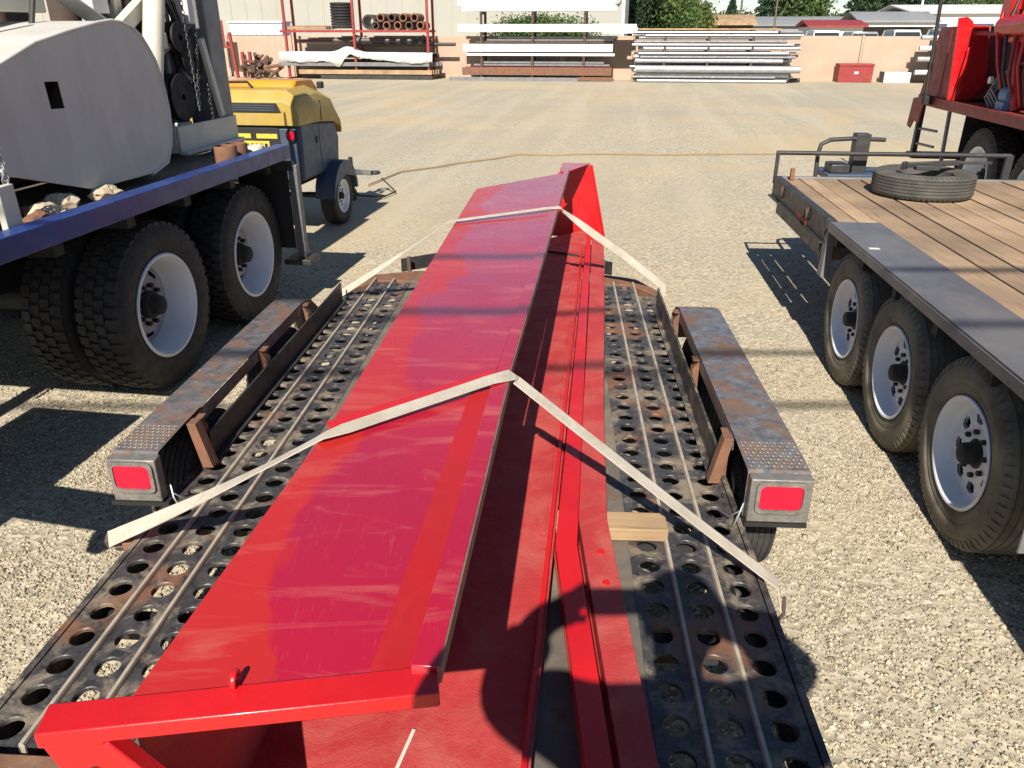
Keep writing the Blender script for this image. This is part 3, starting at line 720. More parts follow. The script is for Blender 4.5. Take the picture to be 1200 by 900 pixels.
# ------------------------------------------------------------------ ratchet straps
def ribbon(pts, w, t=.003, wdir=None):
    pts = [Vector(p) for p in pts]; mb = MB(); vs = []; m = len(pts)
    for i, p in enumerate(pts):
        tg = (pts[min(i+1,m-1)] - pts[max(i-1,0)]).normalized()
        wd = Vector(wdir if not callable(wdir) else wdir(i)); wd = (wd - tg*wd.dot(tg)).normalized(); nn = tg.cross(wd)
        if nn.z < 0: nn = -nn
        for a, b in ((-1,0),(1,0),(1,1),(-1,1)): vs.append(p + wd*(a*w/2) + nn*(b*t))
    fs = [(0,1,2,3),((m-1)*4+3,(m-1)*4+2,(m-1)*4+1,(m-1)*4)]
    for i in range(m-1):
        for k in range(4): fs.append((i*4+k, i*4+(k+1)%4, (i+1)*4+(k+1)%4, (i+1)*4+k))
    return mb.add(vs, fs)
def dense(a, b, k, sag=0.0): return [tuple(np.array(lerp(a, b, i/k)) - np.array((0,0,sag*4*(i/k)*(1-i/k)))) for i in range(k)]
s1 = [(-1.235,2.125,.345), (-1.275,2.105,.372)] + dense((-1.315,2.07,.398), (-.478,1.735,.962), 16, .012) + dense((-.478,1.735,.962), (-.02,2.09,.974), 10) + [(.0,2.10,.970), (.012,2.095,.955)] + dense((.012,2.095,.955), (.775,1.80,.435), 16, .004) + [(.775,1.80,.435),(.79,1.79,.36)]
ST = thing('tie_down_strap', 'off-white webbing strap over the near part of the red trough', 'strap', (0, 2.0, DK), 0, 'straps across the red trough')
o = part('webbing', ribbon(s1, .054, .003, lambda i: Vector((-.35,.65,.65)).lerp(Vector((.25,1,0)), min(1, i/14))), M['webbing'], ST, 50); o.location = (0,-2.0,-DK)
o = part('hook', MB().tube([(.795,1.785,.40),(.80,1.782,.34),(.785,1.785,.31),(.765,1.79,.32)], .006, 8), M['rust_dark'], ST, 60); o.location = (0,-2.0,-DK)
s2 = dense((-1.06,4.56,.43), (-.345,4.18,.962), 14, .008) + dense((-.345,4.18,.962), (.262,4.52,.972), 10) + [(.285,4.52,.968),(.296,4.518,.95)] + dense((.296,4.518,.95), (.70,4.66,.64), 12, .003) + dense((.70,4.66,.64), (.96,4.72,.43), 6) + [(.96,4.72,.43),(.965,4.72,.36)]
ST2 = thing('tie_down_strap', 'thin off-white webbing strap over the far end of the red trough', 'strap', (0, 4.5, DK), 0, 'straps across the red trough')
o = part('webbing', ribbon(s2, .044, .003, lambda i: Vector((-.3,.5,.8)).lerp(Vector((.25,1,0)), min(1, i/13)) if i < 26 else Vector((.25,1,0)).lerp(Vector((.5,.3,.8)), min(1, (i-26)/5))), M['webbing'], ST2, 50); o.location = (0,-4.5,-DK)

# ------------------------------------------------------------------ blue-railed rig truck on the left
L = thing('drill_rig_truck', 'blue-edged rig truck with dual rear tyres and grey drum guard', 'truck', (-1.9, 3.8, 0), 8)
part('bed_rail', MB().box(-.075, .02, -1.08, 1.98, 1.07, 1.168), M['blue_steel'], L, bevel=.004)
part('bed_rail', MB().box(-2.42, -.0755, 1.90, 1.978, 1.047, 1.148), M['blue_steel'], L, bevel=.004)
part('bed_floor', MB().box(-2.34, -.076, -1.08, 1.899, 1.075, 1.118), M['centre_plate'], L)
for x in (-.95, -1.55): part('chassis_rail', MB().box(x-.05, x+.05, -3.0, 1.85, .74, 1.07), M['dark'], L)
for y in np.arange(-1.0, 1.9, .56): part('bed_cross_beam', MB().box(-2.3, -.09, y, y+.07, .98, 1.074), M['dark'], L)
for y in (.38, 1.50):
    for x, o_ in ((-.24, 1), (-.545, -1), (-1.95, 1), (-2.255, -1)):
        put_wheel(TRW, L, (x, y, .480), o_, .955, spin=y*1.3 + x, hub=(x in (-.24, -2.255)))
    part('axle', MB().cyl((-.3,y,.480), (-2.2,y,.480), .07, n=14), M['dark'], L)
    part('leaf_spring', MB().box(-.99, -.91, y-.5, y+.5, .60, .70), M['dark'], L)
part('unseen_shadow_box', MB().box(-.80, -.14, -1.95, -1.02, .36, .80), M['dark'], L, bevel=.01)  # unseen box, added and sized to shade the gravel before the near tyre
mb = MB(); mb.beam((-.5,-1.75,.72),(.30,-1.95,.82),.12,.12); mb.blob((.36,-2.0,.80), (.09,.16,.10), 5, 2, .1); part('unseen_shadow_arm', mb, M['dark'], L, 40)  # unseen arm and pad, added to cast the separate shadow beside the truck
part('inner_skirt', MB().box(-.87, -.85, -.7, 1.8, .62, 1.06), M['dark'], L)
part('mud_flap', MB().box(-.42, -.03, 2.0, 2.012, .40, 1.04), M['dark'], L, bevel=.003)
part('mud_flap_hanger', MB().box(-.45, .03, 1.981, 1.9995, .98, 1.05), M['black_steel'], L)
part('outrigger_leg', MB().box(-.015, .05, 1.985, 2.05, .33, 1.02), M['worn_grey'], L, bevel=.004)
part('outrigger_foot', MB().box(-.10, .11, 1.92, 2.12,   .29, .33), M['black_steel'], L, bevel=.004)
part('rear_bumper', MB().box(-2.2, -.46, 1.985, 2.06, .62, .78), M['dark'], L, bevel=.004)
# drum guard
G = [(-1.5,1.50),(-1.5,1.60),(-.9,1.66),(-.28,1.777),(-.04,1.858),(.20,1.905),(.45,1.945),(.56,1.956),(.64,1.950),(.73,1.927),(.805,1.883),(.86,1.82),(.905,1.75),(.935,1.66),(.95,1.56),(.953,1.48),(.945,1.40),(.915,1.30),(.849,1.204),(.683,1.166),(.141,1.173),(-.351,1.314),(-.9,1.43)]
mb = MB(); mb.prism(G, [[(-.036,1.693),(-.030,1.574),(.068,1.570),(.062,1.690)]], (-.25,0,0), (0,1,0), (0,0,1), (-.008,0,0))
gd = part('drum_guard', mb, M['grey_paint'], L, bevel=.003)
mb = MB(); seg = G[1:20]
vs = []
for (y, z) in seg: vs += [(-.2585,y,z-.002),(-.86,y,z-.002),(-.86,y-.004,z-.012),(-.2585,y-.004,z-.012)]
fs = []
for i in range(len(seg)-1):
    for k in range(4): fs.append((i*4+k, i*4+(k+1)%4, i*4+4+(k+1)%4, i*4+4+k))
mb.add(vs, fs); part('guard_rim', mb, M['grey_paint'], gd, 30)
part('guard_edge_bead', MB().tube([(-.252, y, z) for y, z in seg], .010, 8), M['grey_paint'], gd, 60)
mb = MB(); mb.lathe([(-.84,.05),(-.84,.34),(-.80,.34),(-.80,.22),(-.34,.22),(-.34,.34),(-.30,.34),(-.30,.05)], 30, c=(0,.45,1.55)); part('winch_drum', mb, M['dark'], L)
# mast foot, tubes and uprights behind the guard
part('mast_tube', MB().cyl((-.5,1.06,1.12), (-.5,1.62,2.62), .062, n=20), M['cream_paint'], L, 50)
mb = MB(); mb.box(-.72,-.50,2.02,2.24,1.12,2.9); part('mast_upright', mb, M['steel_grey'], L, bevel=.01)
mb = MB(); mb.box(-.495,-.475,1.40,2.22,1.17,1.34); mb.box(-.9,-.495,1.40,1.46,1.17,1.34); mb.box(-.495,-.43,1.40,2.22,1.16,1.185); part('mast_base', mb, M['cream_paint'], L, bevel=.006)
part('diagonal_brace', MB().beam((-.46,1.98,1.36),(-.46,1.84,1.86),.05,.03,(1,0,0)), M['cream_paint'], L, bevel=.003)
part('top_brace', MB().beam((-.62,1.20,1.92),(-.62,1.72,2.18),.06,.09), M['cream_paint'], L, bevel=.006)
part('slanted_plate', MB().beam((-.66,.70,2.12),(-.66,1.10,1.945),.14,.012,(0,.3,1)), M['white_paint'], L, bevel=.003)
part('boom_beam', MB().box(-.86,-.70,-.4,.70,1.995,2.20), M['cream_paint'], L, bevel=.008)
part('control_box', MB().box(-.78,-.66,1.04,1.20,2.00,2.2), M['white_paint'], L, bevel=.01)
part('control_box', MB().box(-.80,-.69,1.30,1.38,1.90,2.2), M['cream_paint'], L, bevel=.008)
mb = MB(); mb.box(-1.7,-.90,-.9,1.2,1.12,1.86); mb.box(-1.5,-.95,-.5,.9,1.86,2.05); part('engine_block', mb, M['dark'], L, bevel=.03)
mb = MB(); mb.cyl((-.88,-.3,1.88),(-.88,.55,1.90),.05,n=14); mb.cyl((-.95,.62,1.8),(-.95,.62,2.15),.07,n=14); part('exhaust_pipe', mb, M['rust_dark'], L, 50)
for i, (y, z, r_) in enumerate(((1.78,1.87,.10),(1.90,1.74,.13),(1.70,1.50,.15))):
    mb = MB(); mb.lathe([(-.64,.02),(-.64,r_),(-.62,r_),(-.605,r_*.82),(-.59,r_),(-.57,r_),(-.57,.02)], 26, c=(0,y,z)); part('sheave', mb, M['dark'], L, 40)
def chain(pts, link_l=.03):
    mb = MB(); L_ = 0; acc = []
    P_ = [Vector(p) for p in pts]; k = 0
    for a, b in zip(P_, P_[1:]):
        d = b-a; n_ = max(1, int(d.length/(link_l*.72)))
        for i in range(n_):
            c = a + d*((i+.5)/n_); dz = d.normalized(); x = dz.orthogonal().normalized(); y = dz.cross(x)
            if k % 2: x, y = y, x
            mt = Matrix((dz, x, y)).transposed()
            mb.torus(c, mt, link_l*.42, link_l*.13, 10, 5, .62); k += 1
    return mb
for (a, b) in (((-.55,1.82,2.3), (-.55,1.85,1.40)), ((-.56,1.98,1.9), (-.56,1.86,1.42))):
    part('drive_chain', chain([a, lerp(a, b, .5), b], .035), M['steel_grey'], L, 60)['kind'] = 'stuff'
part('hanging_chain', chain([(-.16,-.56,1.95),(-.15,-.54,1.6),(-.15,-.53,1.30)], .04), M['galvanised'], L, 60)['kind'] = 'stuff'
part('hanging_chain', chain([(-.15,-.60,1.95),(-.14,-.57,1.6),(-.14,-.55,1.32)], .04), M['galvanised'], L, 60)['kind'] = 'stuff'
part('stake_post', MB().box(-.12,-.09,-.66,-.57,1.12,1.33), M['cream_paint'], L, bevel=.004)
part('mast_back_plate', MB().box(-.80,-.78,1.3,2.05,1.2,2.6), M['rust_dark'], L)
for (a, b, r_) in (((-.66,1.55,1.2),(-.66,1.62,2.4),.022),((-.70,1.72,1.2),(-.70,1.9,2.4),.03),((-.62,1.42,1.7),(-.62,2.02,1.95),.02),((-.74,1.35,1.45),(-.6,2.0,1.62),.025)): part('control_rod', MB().cyl(a,b,r_,n=10), M['steel_grey'], L, 50)
mb = MB()
for k in range(5): mb.tube([(-.75,1.4+.1*k,1.3),(-.66-.02*k,1.45+.12*k,1.55+.04*k),(-.72,1.5+.1*k,1.95),(-.80,1.3+.12*k,2.3)], .014, 7)
part('hydraulic_hoses', mb, M['black_steel'], L, 60)['kind'] = 'stuff'
mb = MB(); mb.box(-1.4,-.78,1.35,2.0,1.12,1.75); mb.cyl((-1.1,1.4,1.75),(-1.1,1.4,2.3),.09,n=14); part('gearbox', mb, M['rust_dark'], L, bevel=.03)
rc = random.Random(11)
for k in range(16):
    y0 = rc.uniform(1.0,1.95); z0 = rc.uniform(1.2,1.5); x0 = rc.uniform(-.76,-.58)
    part('hydraulic_line', MB().tube([(x0,y0,z0),(x0+rc.uniform(-.05,.08),y0+rc.uniform(-.2,.2),z0+.25),(x0-.03,y0+rc.uniform(-.15,.2),z0+.55),(x0+rc.uniform(-.1,.1),y0+rc.uniform(-.2,.3),z0+.95)], rc.uniform(.008,.02), 7), M[('black_steel','rust_dark','steel_grey','cream_paint','dark')[k % 5]], L, 60)
for (y, z, w_, h_, mt) in ((1.15,1.18,.22,.16,'rust'),(1.62,1.22,.16,.12,'cream_paint'),(1.80,1.60,.10,.14,'steel_grey'),(1.52,1.80,.12,.10,'cream_paint'),(1.95,1.95,.10,.2,'white_paint'),(1.36,1.62,.10,.18,'rust_dark')):
    part('machine_bracket', MB().box(-.70,-.58,y,y+w_,z,z+h_), M[mt], L, bevel=.01)
for (y, z) in ((-.5,1.98),(-.2,2.0),(.1,2.02),(.45,2.05)): part('valve_handle', MB().cyl((-.62,y,z-.12),(-.58,y+.05,z+.12),.014,n=8), M['black_steel'], L)
# things lying on the truck bed
LTM = Matrix.Translation((-1.9, 3.8, 0)) @ Matrix.Rotation(R(-8), 4, 'Z')
def on_bed(o, x, y, z): o.location = LTM @ Vector((x, y, z)); o.rotation_euler = (0, 0, R(-8)); return o
for i in range(16):
    r_ = random.uniform(.035,.07); x = random.uniform(-.34,-.11); y = random.uniform(-.5,.25)
    o = part('rubble_chunk', MB().blob((0,0,0), (r_*1.0, r_*1.4, r_*.7), i, 2, .28), M['cream_chunk'] if i % 4 else M['rust'], None, None)
    tag(on_bed(o, x, y, 1.118+r_*.55), 'pale rubble chunk lying on the truck bed below the drum guard', 'rubble', 'rubble on the truck bed')
CAN = ['rusty steel collar on the truck bed nearest the mast base', 'rusty steel collar at the rear corner of the truck bed', 'pale steel collar on the truck bed beside the rear rail']
for i, (x, y, r_, h_) in enumerate(((-.17,1.40,.075,.11),(-.19,1.60,.07,.10),(-.16,1.80,.065,.06))):
    mb = MB(); mb.lathe([(0,r_*.7),(0,r_),(h_*.12,r_*1.03),(h_*.9,r_),(h_,r_*.97),(h_,r_*.86),(h_*.1,r_*.84)], 24, 'z')
    o = part('steel_collar', mb, M['rust'] if i < 2 else M['cream_paint'], None, 40); tag(on_bed(o, x, y, 1.119), CAN[i], 'collar', 'collars on the truck bed')

# ------------------------------------------------------------------ towed air compressor
CS = .94
C = thing('air_compressor', 'yellow and slate towable air compressor parked behind the blue truck', 'compressor', (-2.0, 7.6, 0), 8)
C.scale = (CS, CS, CS)
# lower body
mb = MB(); mb.prism([(.0,.62),(.0,1.16),(.12,1.20),(1.0,1.12),(1.10,.95),(1.04,.66),(.80,.62)], [], (0,0,0), (0,1,0), (0,0,1), (-1.25,0,0))
part('lower_body', mb, M['slate'], C, bevel=.03)
# hood: tapered yellow shell
sec = [(-.04,1.17,1.40),(.06,1.17,1.50),(.55,1.16,1.52),(.98,1.12,1.42),(1.14,1.05,1.20),(1.16,.98,1.06)]
mb = MB(); vs = []
for (y, z0, z1) in sec:
    hh = z1 - z0
    ring = [(.012,z0),(.018,z0+hh*.45),(-.02,z0+hh*.78),(-.13,z1),(-1.14,z1),(-1.25,z0+hh*.78),(-1.268,z0+hh*.45),(-1.262,z0)]
    vs += [(x, y, z) for x, z in ring]
fs = [tuple(range(7,-1,-1)), tuple(5*8+k for k in range(8))]
for i in range(5):
    for k in range(8): fs.append((i*8+k, i*8+(k+1)%8, i*8+8+(k+1)%8, i*8+8+k))
mb.add(vs, fs); hood = part('hood', mb, M['yellow'], C, 30, bevel=.02)
mb = MB(); mb.prism([(.30,1.50),(.36,1.575),(.86,1.56),(1.02,1.43)], [], (-.15,0,0), (0,1,0), (0,0,1), (-.75,0,0)); part('canopy_hatch', mb, M['orange'], C, bevel=.03)
part('lifting_handle', MB().tube([(-.9,.2,1.50),(-.88,.2,1.56),(-.6,.22,1.565),(-.55,.22,1.51)], .014, 8), M['dark'], C, 60)
part('hatch_latch', MB().box(-.16,-.10,.96,1.04,1.46,1.53), M['dark'], C, bevel=.01)
mb = MB(); mb.prism([(-.99,1.30),(-.16,1.30),(-.20,1.385),(-.95,1.385)], [], (0,-.052,0), (1,0,0), (0,0,1), (0,.008,0)); part('air_vent', mb, M['dark'], C, label='dark slot in the rear of the yellow hood')
for k in range(3): part('louvre', MB().box(-.92,-.22,-.056,-.0525,1.315+.022*k,1.323+.022*k), M['slate'], C)
part('hood_seam', MB().box(-.02,.021,.56,.566,1.17,1.37), M['dark'], C)
part('body_seam', MB().box(-.001,.003,.50,.506,.66,1.13), M['dark'], C)
part('door_latch', MB().box(.0,.012,.40,.46,.96,1.02), M['black_steel'], C, bevel=.003)
part('rear_panel', MB().box(-1.12,-.22,-.014,.02,.80,1.15), M['dark'], C, bevel=.008)
for (x0, x1, z0, z1) in ((-.72,-.52,1.045,1.09),(-.46,-.24,1.045,1.09)): part('warning_plate', MB().box(x0,x1,-.022,-.0145,z0,z1), M['yellow_tag'], C)
pl = part('number_plate', MB().box(-.60,-.33,-.024,-.0145,.90,1.02), M['yellow_tag'], C)
for k in range(5): part('plate_mark', MB().box(-.58+.05*k,-.55+.05*k,-.027,-.0245,.925,.995), M['dark'], pl)
mb = MB(); mb.lathe([(-.035,.001),(-.035,.055),(-.02,.062),(.002,.062)], 22, 'y', (-.09,0,1.075)); lt = part('tail_light', mb, M['dark'], C)
mb = MB(); mb.lathe([(-.046,.001),(-.044,.035),(-.0355,.042)], 20, 'y', (-.09,0,1.075)); part('lens', mb, M['lens_red'], lt)
# fender and wheel
mb = MB(); ring = [(.86+.40*math.cos(R(a)), .32+.40*math.sin(R(a))) for a in range(175, 4, -10)]; ring2 = [(.86+.37*math.cos(R(a)), .32+.37*math.sin(R(a))) for a in range(5, 176, 10)]
mb.prism(ring+ring2, [], (.12,0,0), (0,1,0), (0,0,1), (-.22,0,0)); part('fender', mb, M['slate'], C, 35)
mb = MB(); mb.prism(ring + [(.46,.34)], [], (-.02,0,0), (0,1,0), (0,0,1), (-.01,0,0)); part('wheel_well', mb, M['slate'], C, 35)
mb = MB(); mb.prism([(.455,.40)] + ring + [(1.25,.42),(1.16,.50),(.86,.56),(.56,.50)], [], (.128,0,0), (0,1,0), (0,0,1), (-.007,0,0)); part('fender_skirt', mb, M['slate'], C, 35)
put_wheel((TLW[0], TLW[1], TLW[2]), C, (-.01,.88,.315), 1, .82); put_wheel(TLW, C, (-1.26,.88,.315), -1, .82)
part('axle', MB().cyl((0,.88,.315),(-1.25,.88,.315),.03,n=10), M['dark'], C)
part('chassis', MB().box(-1.0,-.2,.05,1.2,.52,.62), M['dark'], C)
part('drawbar', MB().beam((-.55,1.15,.56),(-.16,2.55,.30),.07,.07), M['galvanised'], C, bevel=.008)
mb = MB(); mb.torus((-.13,2.68,.28), Matrix.Identity(3), .07, .02, 16, 8); mb.cyl((-.16,2.55,.30),(-.14,2.62,.285),.03,n=10); part('tow_eye', mb, M['black_steel'], C, 60)
mb = MB(); mb.cyl((-.28,2.2,.05),(-.28,2.2,.55),.028,n=12); mb.lathe([(-.035,.03),(-.03,.075),(.03,.075),(.035,.03)], 16, 'x', (-.28,2.2,.075)); part('jockey_wheel', mb, M['black_steel'], C)
part('safety_cable', MB().tube([(-.3,1.6,.45),(-.1,1.9,.12),(.1,2.3,.03),(.15,2.7,.03),(-.05,2.75,.2)], .012, 6), M['dark'], C, 60)

# ------------------------------------------------------------------ plank-decked equipment trailer on the right
E_ = thing('equipment_trailer', 'three-axle equipment trailer with wooden plank deck and white wheels', 'trailer', (1.93, 4.63, 0), 5.8)
DZ = .85
px = .302
while px < 2.15:
    w_ = random.uniform(.168, .182)
    part('deck_plank', MB().box(0, w_-.013, 0, 5.98, 0, .045), M['plank'], E_, bevel=.004, loc=(px, -4.35, DZ-.047+random.uniform(-.003,.003)), rot=(0, 0, random.uniform(-.0008,.0008)))
    px += w_
for x0 in (.062, .182):
    part('deck_plank', MB().box(0, .110, 0, 1.57, 0, .045), M['plank'], E_, bevel=.004, loc=(x0, .06, DZ-.046))
part('fender_plate', MB().box(.0, .294, -4.3, .035, DZ-.006, DZ+.004), M['worn_grey'], E_, bevel=.002)
part('fender_edge', MB().box(-.004, .006, -4.3, .035, DZ-.055, DZ-.007), M['worn_grey'], E_, bevel=.002)
mb = MB(); mb.prism([(.035,DZ+.004),(.17,DZ-.25),(.17,DZ-.27),(.03,DZ-.01)], [], (.0,0,0), (0,1,0), (0,0,1), (.285,0,0)); part('fender_bend', mb, M['worn_grey'], E_, bevel=.002)
mb = MB(); mb.prism([(.035,DZ-.02),(.10,DZ-.1),(.13,.50),(.045,.50)], [], (.0,0,0), (0,1,0), (0,0,1), (.05,0,0)); part('fender_stay', mb, M['steel_grey'], E_, bevel=.003)
mb = MB(); mb.box(.0,.055,.105,1.68,DZ-.15,DZ+.006); mb.box(-.03,.0,.105,1.68,DZ-.15,DZ-.138); part('side_rail', mb, M['black_steel'], E_, bevel=.003)
part('lower_rail', MB().box(.01,.05,.2,1.5,DZ-.25,DZ-.152), M['black_steel'], E_)
part('reflective_tape', MB().box(-.006,-.001,.55,.85,DZ-.235+.10,DZ-.20+.10), M['red_old'], E_)
part('front_rail', MB().box(.056,2.2,1.632,1.68,DZ-.15,DZ+.006), M['steel_grey'], E_, bevel=.003)
for y in (.55, 1.32):
    mb = MB(); mb.torus((-.012,y,DZ-.06), Matrix.Rotation(R(90),3,'Y') @ Matrix.Rotation(R(8),3,'X'), .036, .008, 16, 6); mb.box(-.012,.0,y-.02,y+.02,DZ-.045,DZ-.012); part('tie_ring', mb, M['rust_dark'], E_, 50)
part('stake_stub', MB().box(.085,.115,1.50,1.535,DZ-.0,DZ+.09), M['rust'], E_, bevel=.003)
mb = MB(); mb.box(-.005,.02,1.66,1.69,DZ-.05,DZ+.185); mb.cyl((-.005,1.675,DZ+.185),(1.75,1.675,DZ+.185),.017,n=12); mb.box(1.72,1.77,1.66,1.69,DZ-.2,DZ+.19); part('head_rail', mb, M['black_steel'], E_, 40)
for x in (.30, 1.85): part('chassis_rail', MB().box(x,x+.07,-4.3,1.65,DZ-.26,DZ-.05), M['dark'], E_)
for y in np.arange(-4.1,1.6,.5): part('cross_member', MB().box(.02,2.15,y,y+.05,DZ-.12,DZ-.05), M['dark'], E_)
DW = (TLW[0], TL_DUSTY, TLW[2], TLW[3])
for i, y in enumerate((-.40, -1.18, -1.975)):
    put_wheel(DW, E_, (.145, y, .385), -1, 1.0, spin=.7*i)
    put_wheel(DW, E_, (2.03, y, .385), 1, 1.0, spin=.4*i)
    part('axle', MB().cyl((.2,y,.385),(1.98,y,.385),.04,n=12), M['dark'], E_)
part('inner_panel', MB().box(.285,.295,-4.2,.1,DZ-.45,DZ-.05), M['dark'], E_)
mb = MB(); mb.box(-.0,.24,-2.56,-2.548,.33,.62); part('mud_flap', mb, M['steel_grey'], E_, bevel=.004)
part('sticker', MB().box(.03,.085,-.62,-.59,DZ+.0045,DZ+.0055), M['white_paint'], E_)
# hitch, hoses and jack in front
for s_ in (-1, 1): part('tongue_beam', MB().beam((1.1+s_*.7,1.68,DZ-.2),(1.1+s_*.06,3.3,DZ-.25),.08,.14), M['black_steel'], E_, bevel=.006)
part('hose_pipe', MB().tube([(.34,1.75,DZ-.05),(.335,1.76,DZ+.16),(.35,1.77,DZ+.24),(.42,1.78,DZ+.275),(.60,1.8,DZ+.285),(.85,1.82,DZ+.275)], .017, 9), M['black_steel'], E_, 60)
part('jack_post', MB().box(.62,.73,1.78,1.90,DZ-.35,DZ+.32), M['black_steel'], E_, bevel=.006)
part('winch_plate', MB().box(.42,.95,1.70,2.1,DZ-.03,DZ+.02), M['slate'], E_, bevel=.006)
part('battery_box', MB().box(.45,.60,1.75,1.95,DZ+.02,DZ+.09), M['black_steel'], E_, bevel=.01)
# tyre and bar lying on the planks
RTM = Matrix.Translation((1.93, 4.63, 0)) @ Matrix.Rotation(R(-5.8), 4, 'Z')
LOOSE = TL_DUSTY.copy(); LOOSE.materials.clear(); LOOSE.materials.append(M['rubber_mid'])
sp = link('loose_tyre', LOOSE); sp.scale = (.72, .86, .86); sp.location = RTM @ Vector((.88, 1.02, DZ+.084)); sp.rotation_euler = (0, R(90), R(20)); tag(sp, 'worn loose tyre lying flat on the wooden trailer deck', 'tyre')
mb = MB(); mb.beam((-.16,0,0),(.20,.03,.02),.035,.035); mb.beam((-.16,0,0),(-.19,-.04,0),.03,.05); mb.beam((.2,.03,.02),(.42,.06,.02),.02,.02); mb.box(-.10,.06,-.035,.035,-.03,.0)
o = part('jack_handle', mb, M['black_steel'], None, bevel=.004); o.location = RTM @ Vector((.92,1.05,DZ+.195)); o.rotation_euler = (0,0,R(-10)); tag(o, 'black jack handle lying across the loose tyre', 'jack handle')

# ------------------------------------------------------------------ red service rig behind that trailer
RPOLY = [(-.030,1.208),(-.092,2.043),(.0,2.05),(.055,2.013),(.075,1.972),(.234,1.962),(.34,1.389),(.28,1.30),(.192,1.208)]
X = thing('red_rig_truck', 'bright red drilling rig truck with maroon bed at the right edge', 'truck', (5.0, 9.88, 0), 8.3)
part('bed_rail', MB().box(.0,.09,-6.0,.30,1.095,1.205), M['maroon'], X, bevel=.005)
part('bed_floor', MB().box(.091,2.3,-6.0,.30,1.12,1.19), M['maroon'], X)
mb = MB(); mb.prism([(.02,1.205),(.43,1.15),(.48,.82),(.36,.80),(.28,.90),(.10,.88),(.04,1.09)], [], (-.012,0,0), (0,1,0), (0,0,1), (.02,0,0)); part('corner_skirt', mb, M['maroon'], X, bevel=.004)
mb = MB(); mb.prism([(.365,1.19),(.09,1.957),(-.459,1.964),(-.679,1.229),(-.66,1.206)], [], (.03,0,0), (0,1,0), (0,0,1), (1.4,0,0)); hs = part('side_housing', mb, M['maroon'], X, bevel=.01)
part('housing_seam', MB().box(.024,.0295,-.30,-.285,1.24,1.93), M['red_old'], hs)
mb = MB(); mb.prism(RPOLY, [], (.0,-.75,0), (1,0,0), (0,0,1), (0,.025,0)); part('red_side_panel', mb, M['red_truck'], X, bevel=.004)
part('panel_fin', MB().beam((.03,-.80,1.21),(.075,-.80,1.75),.05,.012,(0,1,0)), M['red_truck'], X, bevel=.002)
mb = MB(); mb.box(.35,1.6,-3.6,-1.0,1.19,2.5); part('dark_engine_bay', mb, M['dark'], X, bevel=.03)
part('hand_rail', MB().tube([(.12,-.60,1.80),(.12,-.56,1.86),(.12,-.62,1.89),(.12,-1.2,1.89),(.12,-2.6,1.88)], .022, 10), M['maroon'], X, 60)
for i, (a, b, r_) in enumerate((((.16,-2.0,1.20),(.16,-1.5,2.3),.045),((.2,-2.35,1.20),(.2,-2.0,2.4),.05),((.25,-1.75,1.95),(.25,-2.6,2.1),.07),((.22,-1.3,2.05),(.3,-2.6,2.05),.09),((.18,-2.7,1.2),(.18,-2.3,2.2),.05))):
    part('red_pipe', MB().cyl(a, b, r_, n=14), M['red_truck'], X, 50)
mb = MB(); mb.box(.05,.30,-1.62,-1.40,1.92,2.5); mb.cyl((.10,-1.45,1.95),(.10,-2.9,2.0),.10,n=16); part('red_cylinder', mb, M['red_truck'], X, bevel=.02)
for k in range(6): part('red_hose', MB().tube([(.10+.03*k,-1.45-.16*k,2.25),(.02+.02*k,-1.5-.17*k,1.95),(.06,-1.62-.15*k,1.6-.05*(k%3)),(.16,-1.72-.12*k,1.25)], .017, 8), (M['red_truck'], M['black_steel'], M['maroon'])[k % 3], X, 60)
mb = MB(); mb.box(.14,.34,-2.5,-1.5,1.80,2.5); part('red_valve_bank', mb, M['red_truck'], X, bevel=.02)
for k in range(7): part('valve_cap', MB().cyl((.14,-1.58-.13*k,1.98+.09*(k%3)),(.085,-1.58-.13*k,1.98+.09*(k%3)),.035,n=12), M['red_truck'], X, 50)
mb = MB(); mb.lathe([(-.12,.02),(-.12,.07),(.02,.085),(.05,.06),(.10,.05),(.10,.01)], 18, 'y', (.14,-1.82,1.34)); mb.box(.07,.21,-1.92,-1.74,1.2,1.28); mb.cyl((.14,-1.8,1.38),(.14,-1.8,1.5),.025,n=10); part('pump', mb, M['blue_pump'], X, bevel=.004)
mb = MB()
for k in range(4): mb.tube([(.10+.02*k,-1.55-.05*k,1.21),(.06,-1.50-.03*k,1.30+.03*k),(.10,-1.62,1.36+.05*k),(.22,-1.75-.1*k,1.7)], .013, 6)
part('hoses', mb, M['steel_grey'], X, 60)['kind'] = 'stuff'
part('gauge', MB().cyl((.06,-1.50,1.46),(.09,-1.50,1.46),.035,n=16), M['white_paint'], X)
mb = MB(); mb.prism([(.30,1.9),(.34,2.5),(.9,2.6),(.95,1.9)], [], (0,-1.28,0), (1,0,0), (0,0,1), (0,.03,0)); part('red_back_panel', mb, M['red_truck'], X, bevel=.004)
part('crane_tube', MB().cyl((.5,-.78,2.35),(.35,-1.30,2.06),.06,n=16), M['cream_paint'], X, 50)
mb = MB(); mb.cyl((-.08,-.20,1.21),(-.08,.02,2.75),.020,n=12); part('lean_pole', mb, M['dark'], X, 50)
part('pole_foot', MB().box(-.10,.0,-.24,-.16,1.12,1.22), M['dark'], X, bevel=.006)
for y in (-1.5, -2.75):
    put_wheel(TRW, X, (.26, y, .502), -1, 1.0, spin=y); put_wheel(TRW, X, (.56, y, .502), 1, 1.0, spin=y, hub=False)
    put_wheel(TRW, X, (2.05, y, .502), 1, 1.0, spin=y)
    part('axle', MB().cyl((.3,y,.502),(2.0,y,.502),.07,n=12), M['dark'], X)
for x in (.8, 1.5): part('chassis_rail', MB().box(x-.05,x+.05,-6,.2,.72,1.1), M['dark'], X)
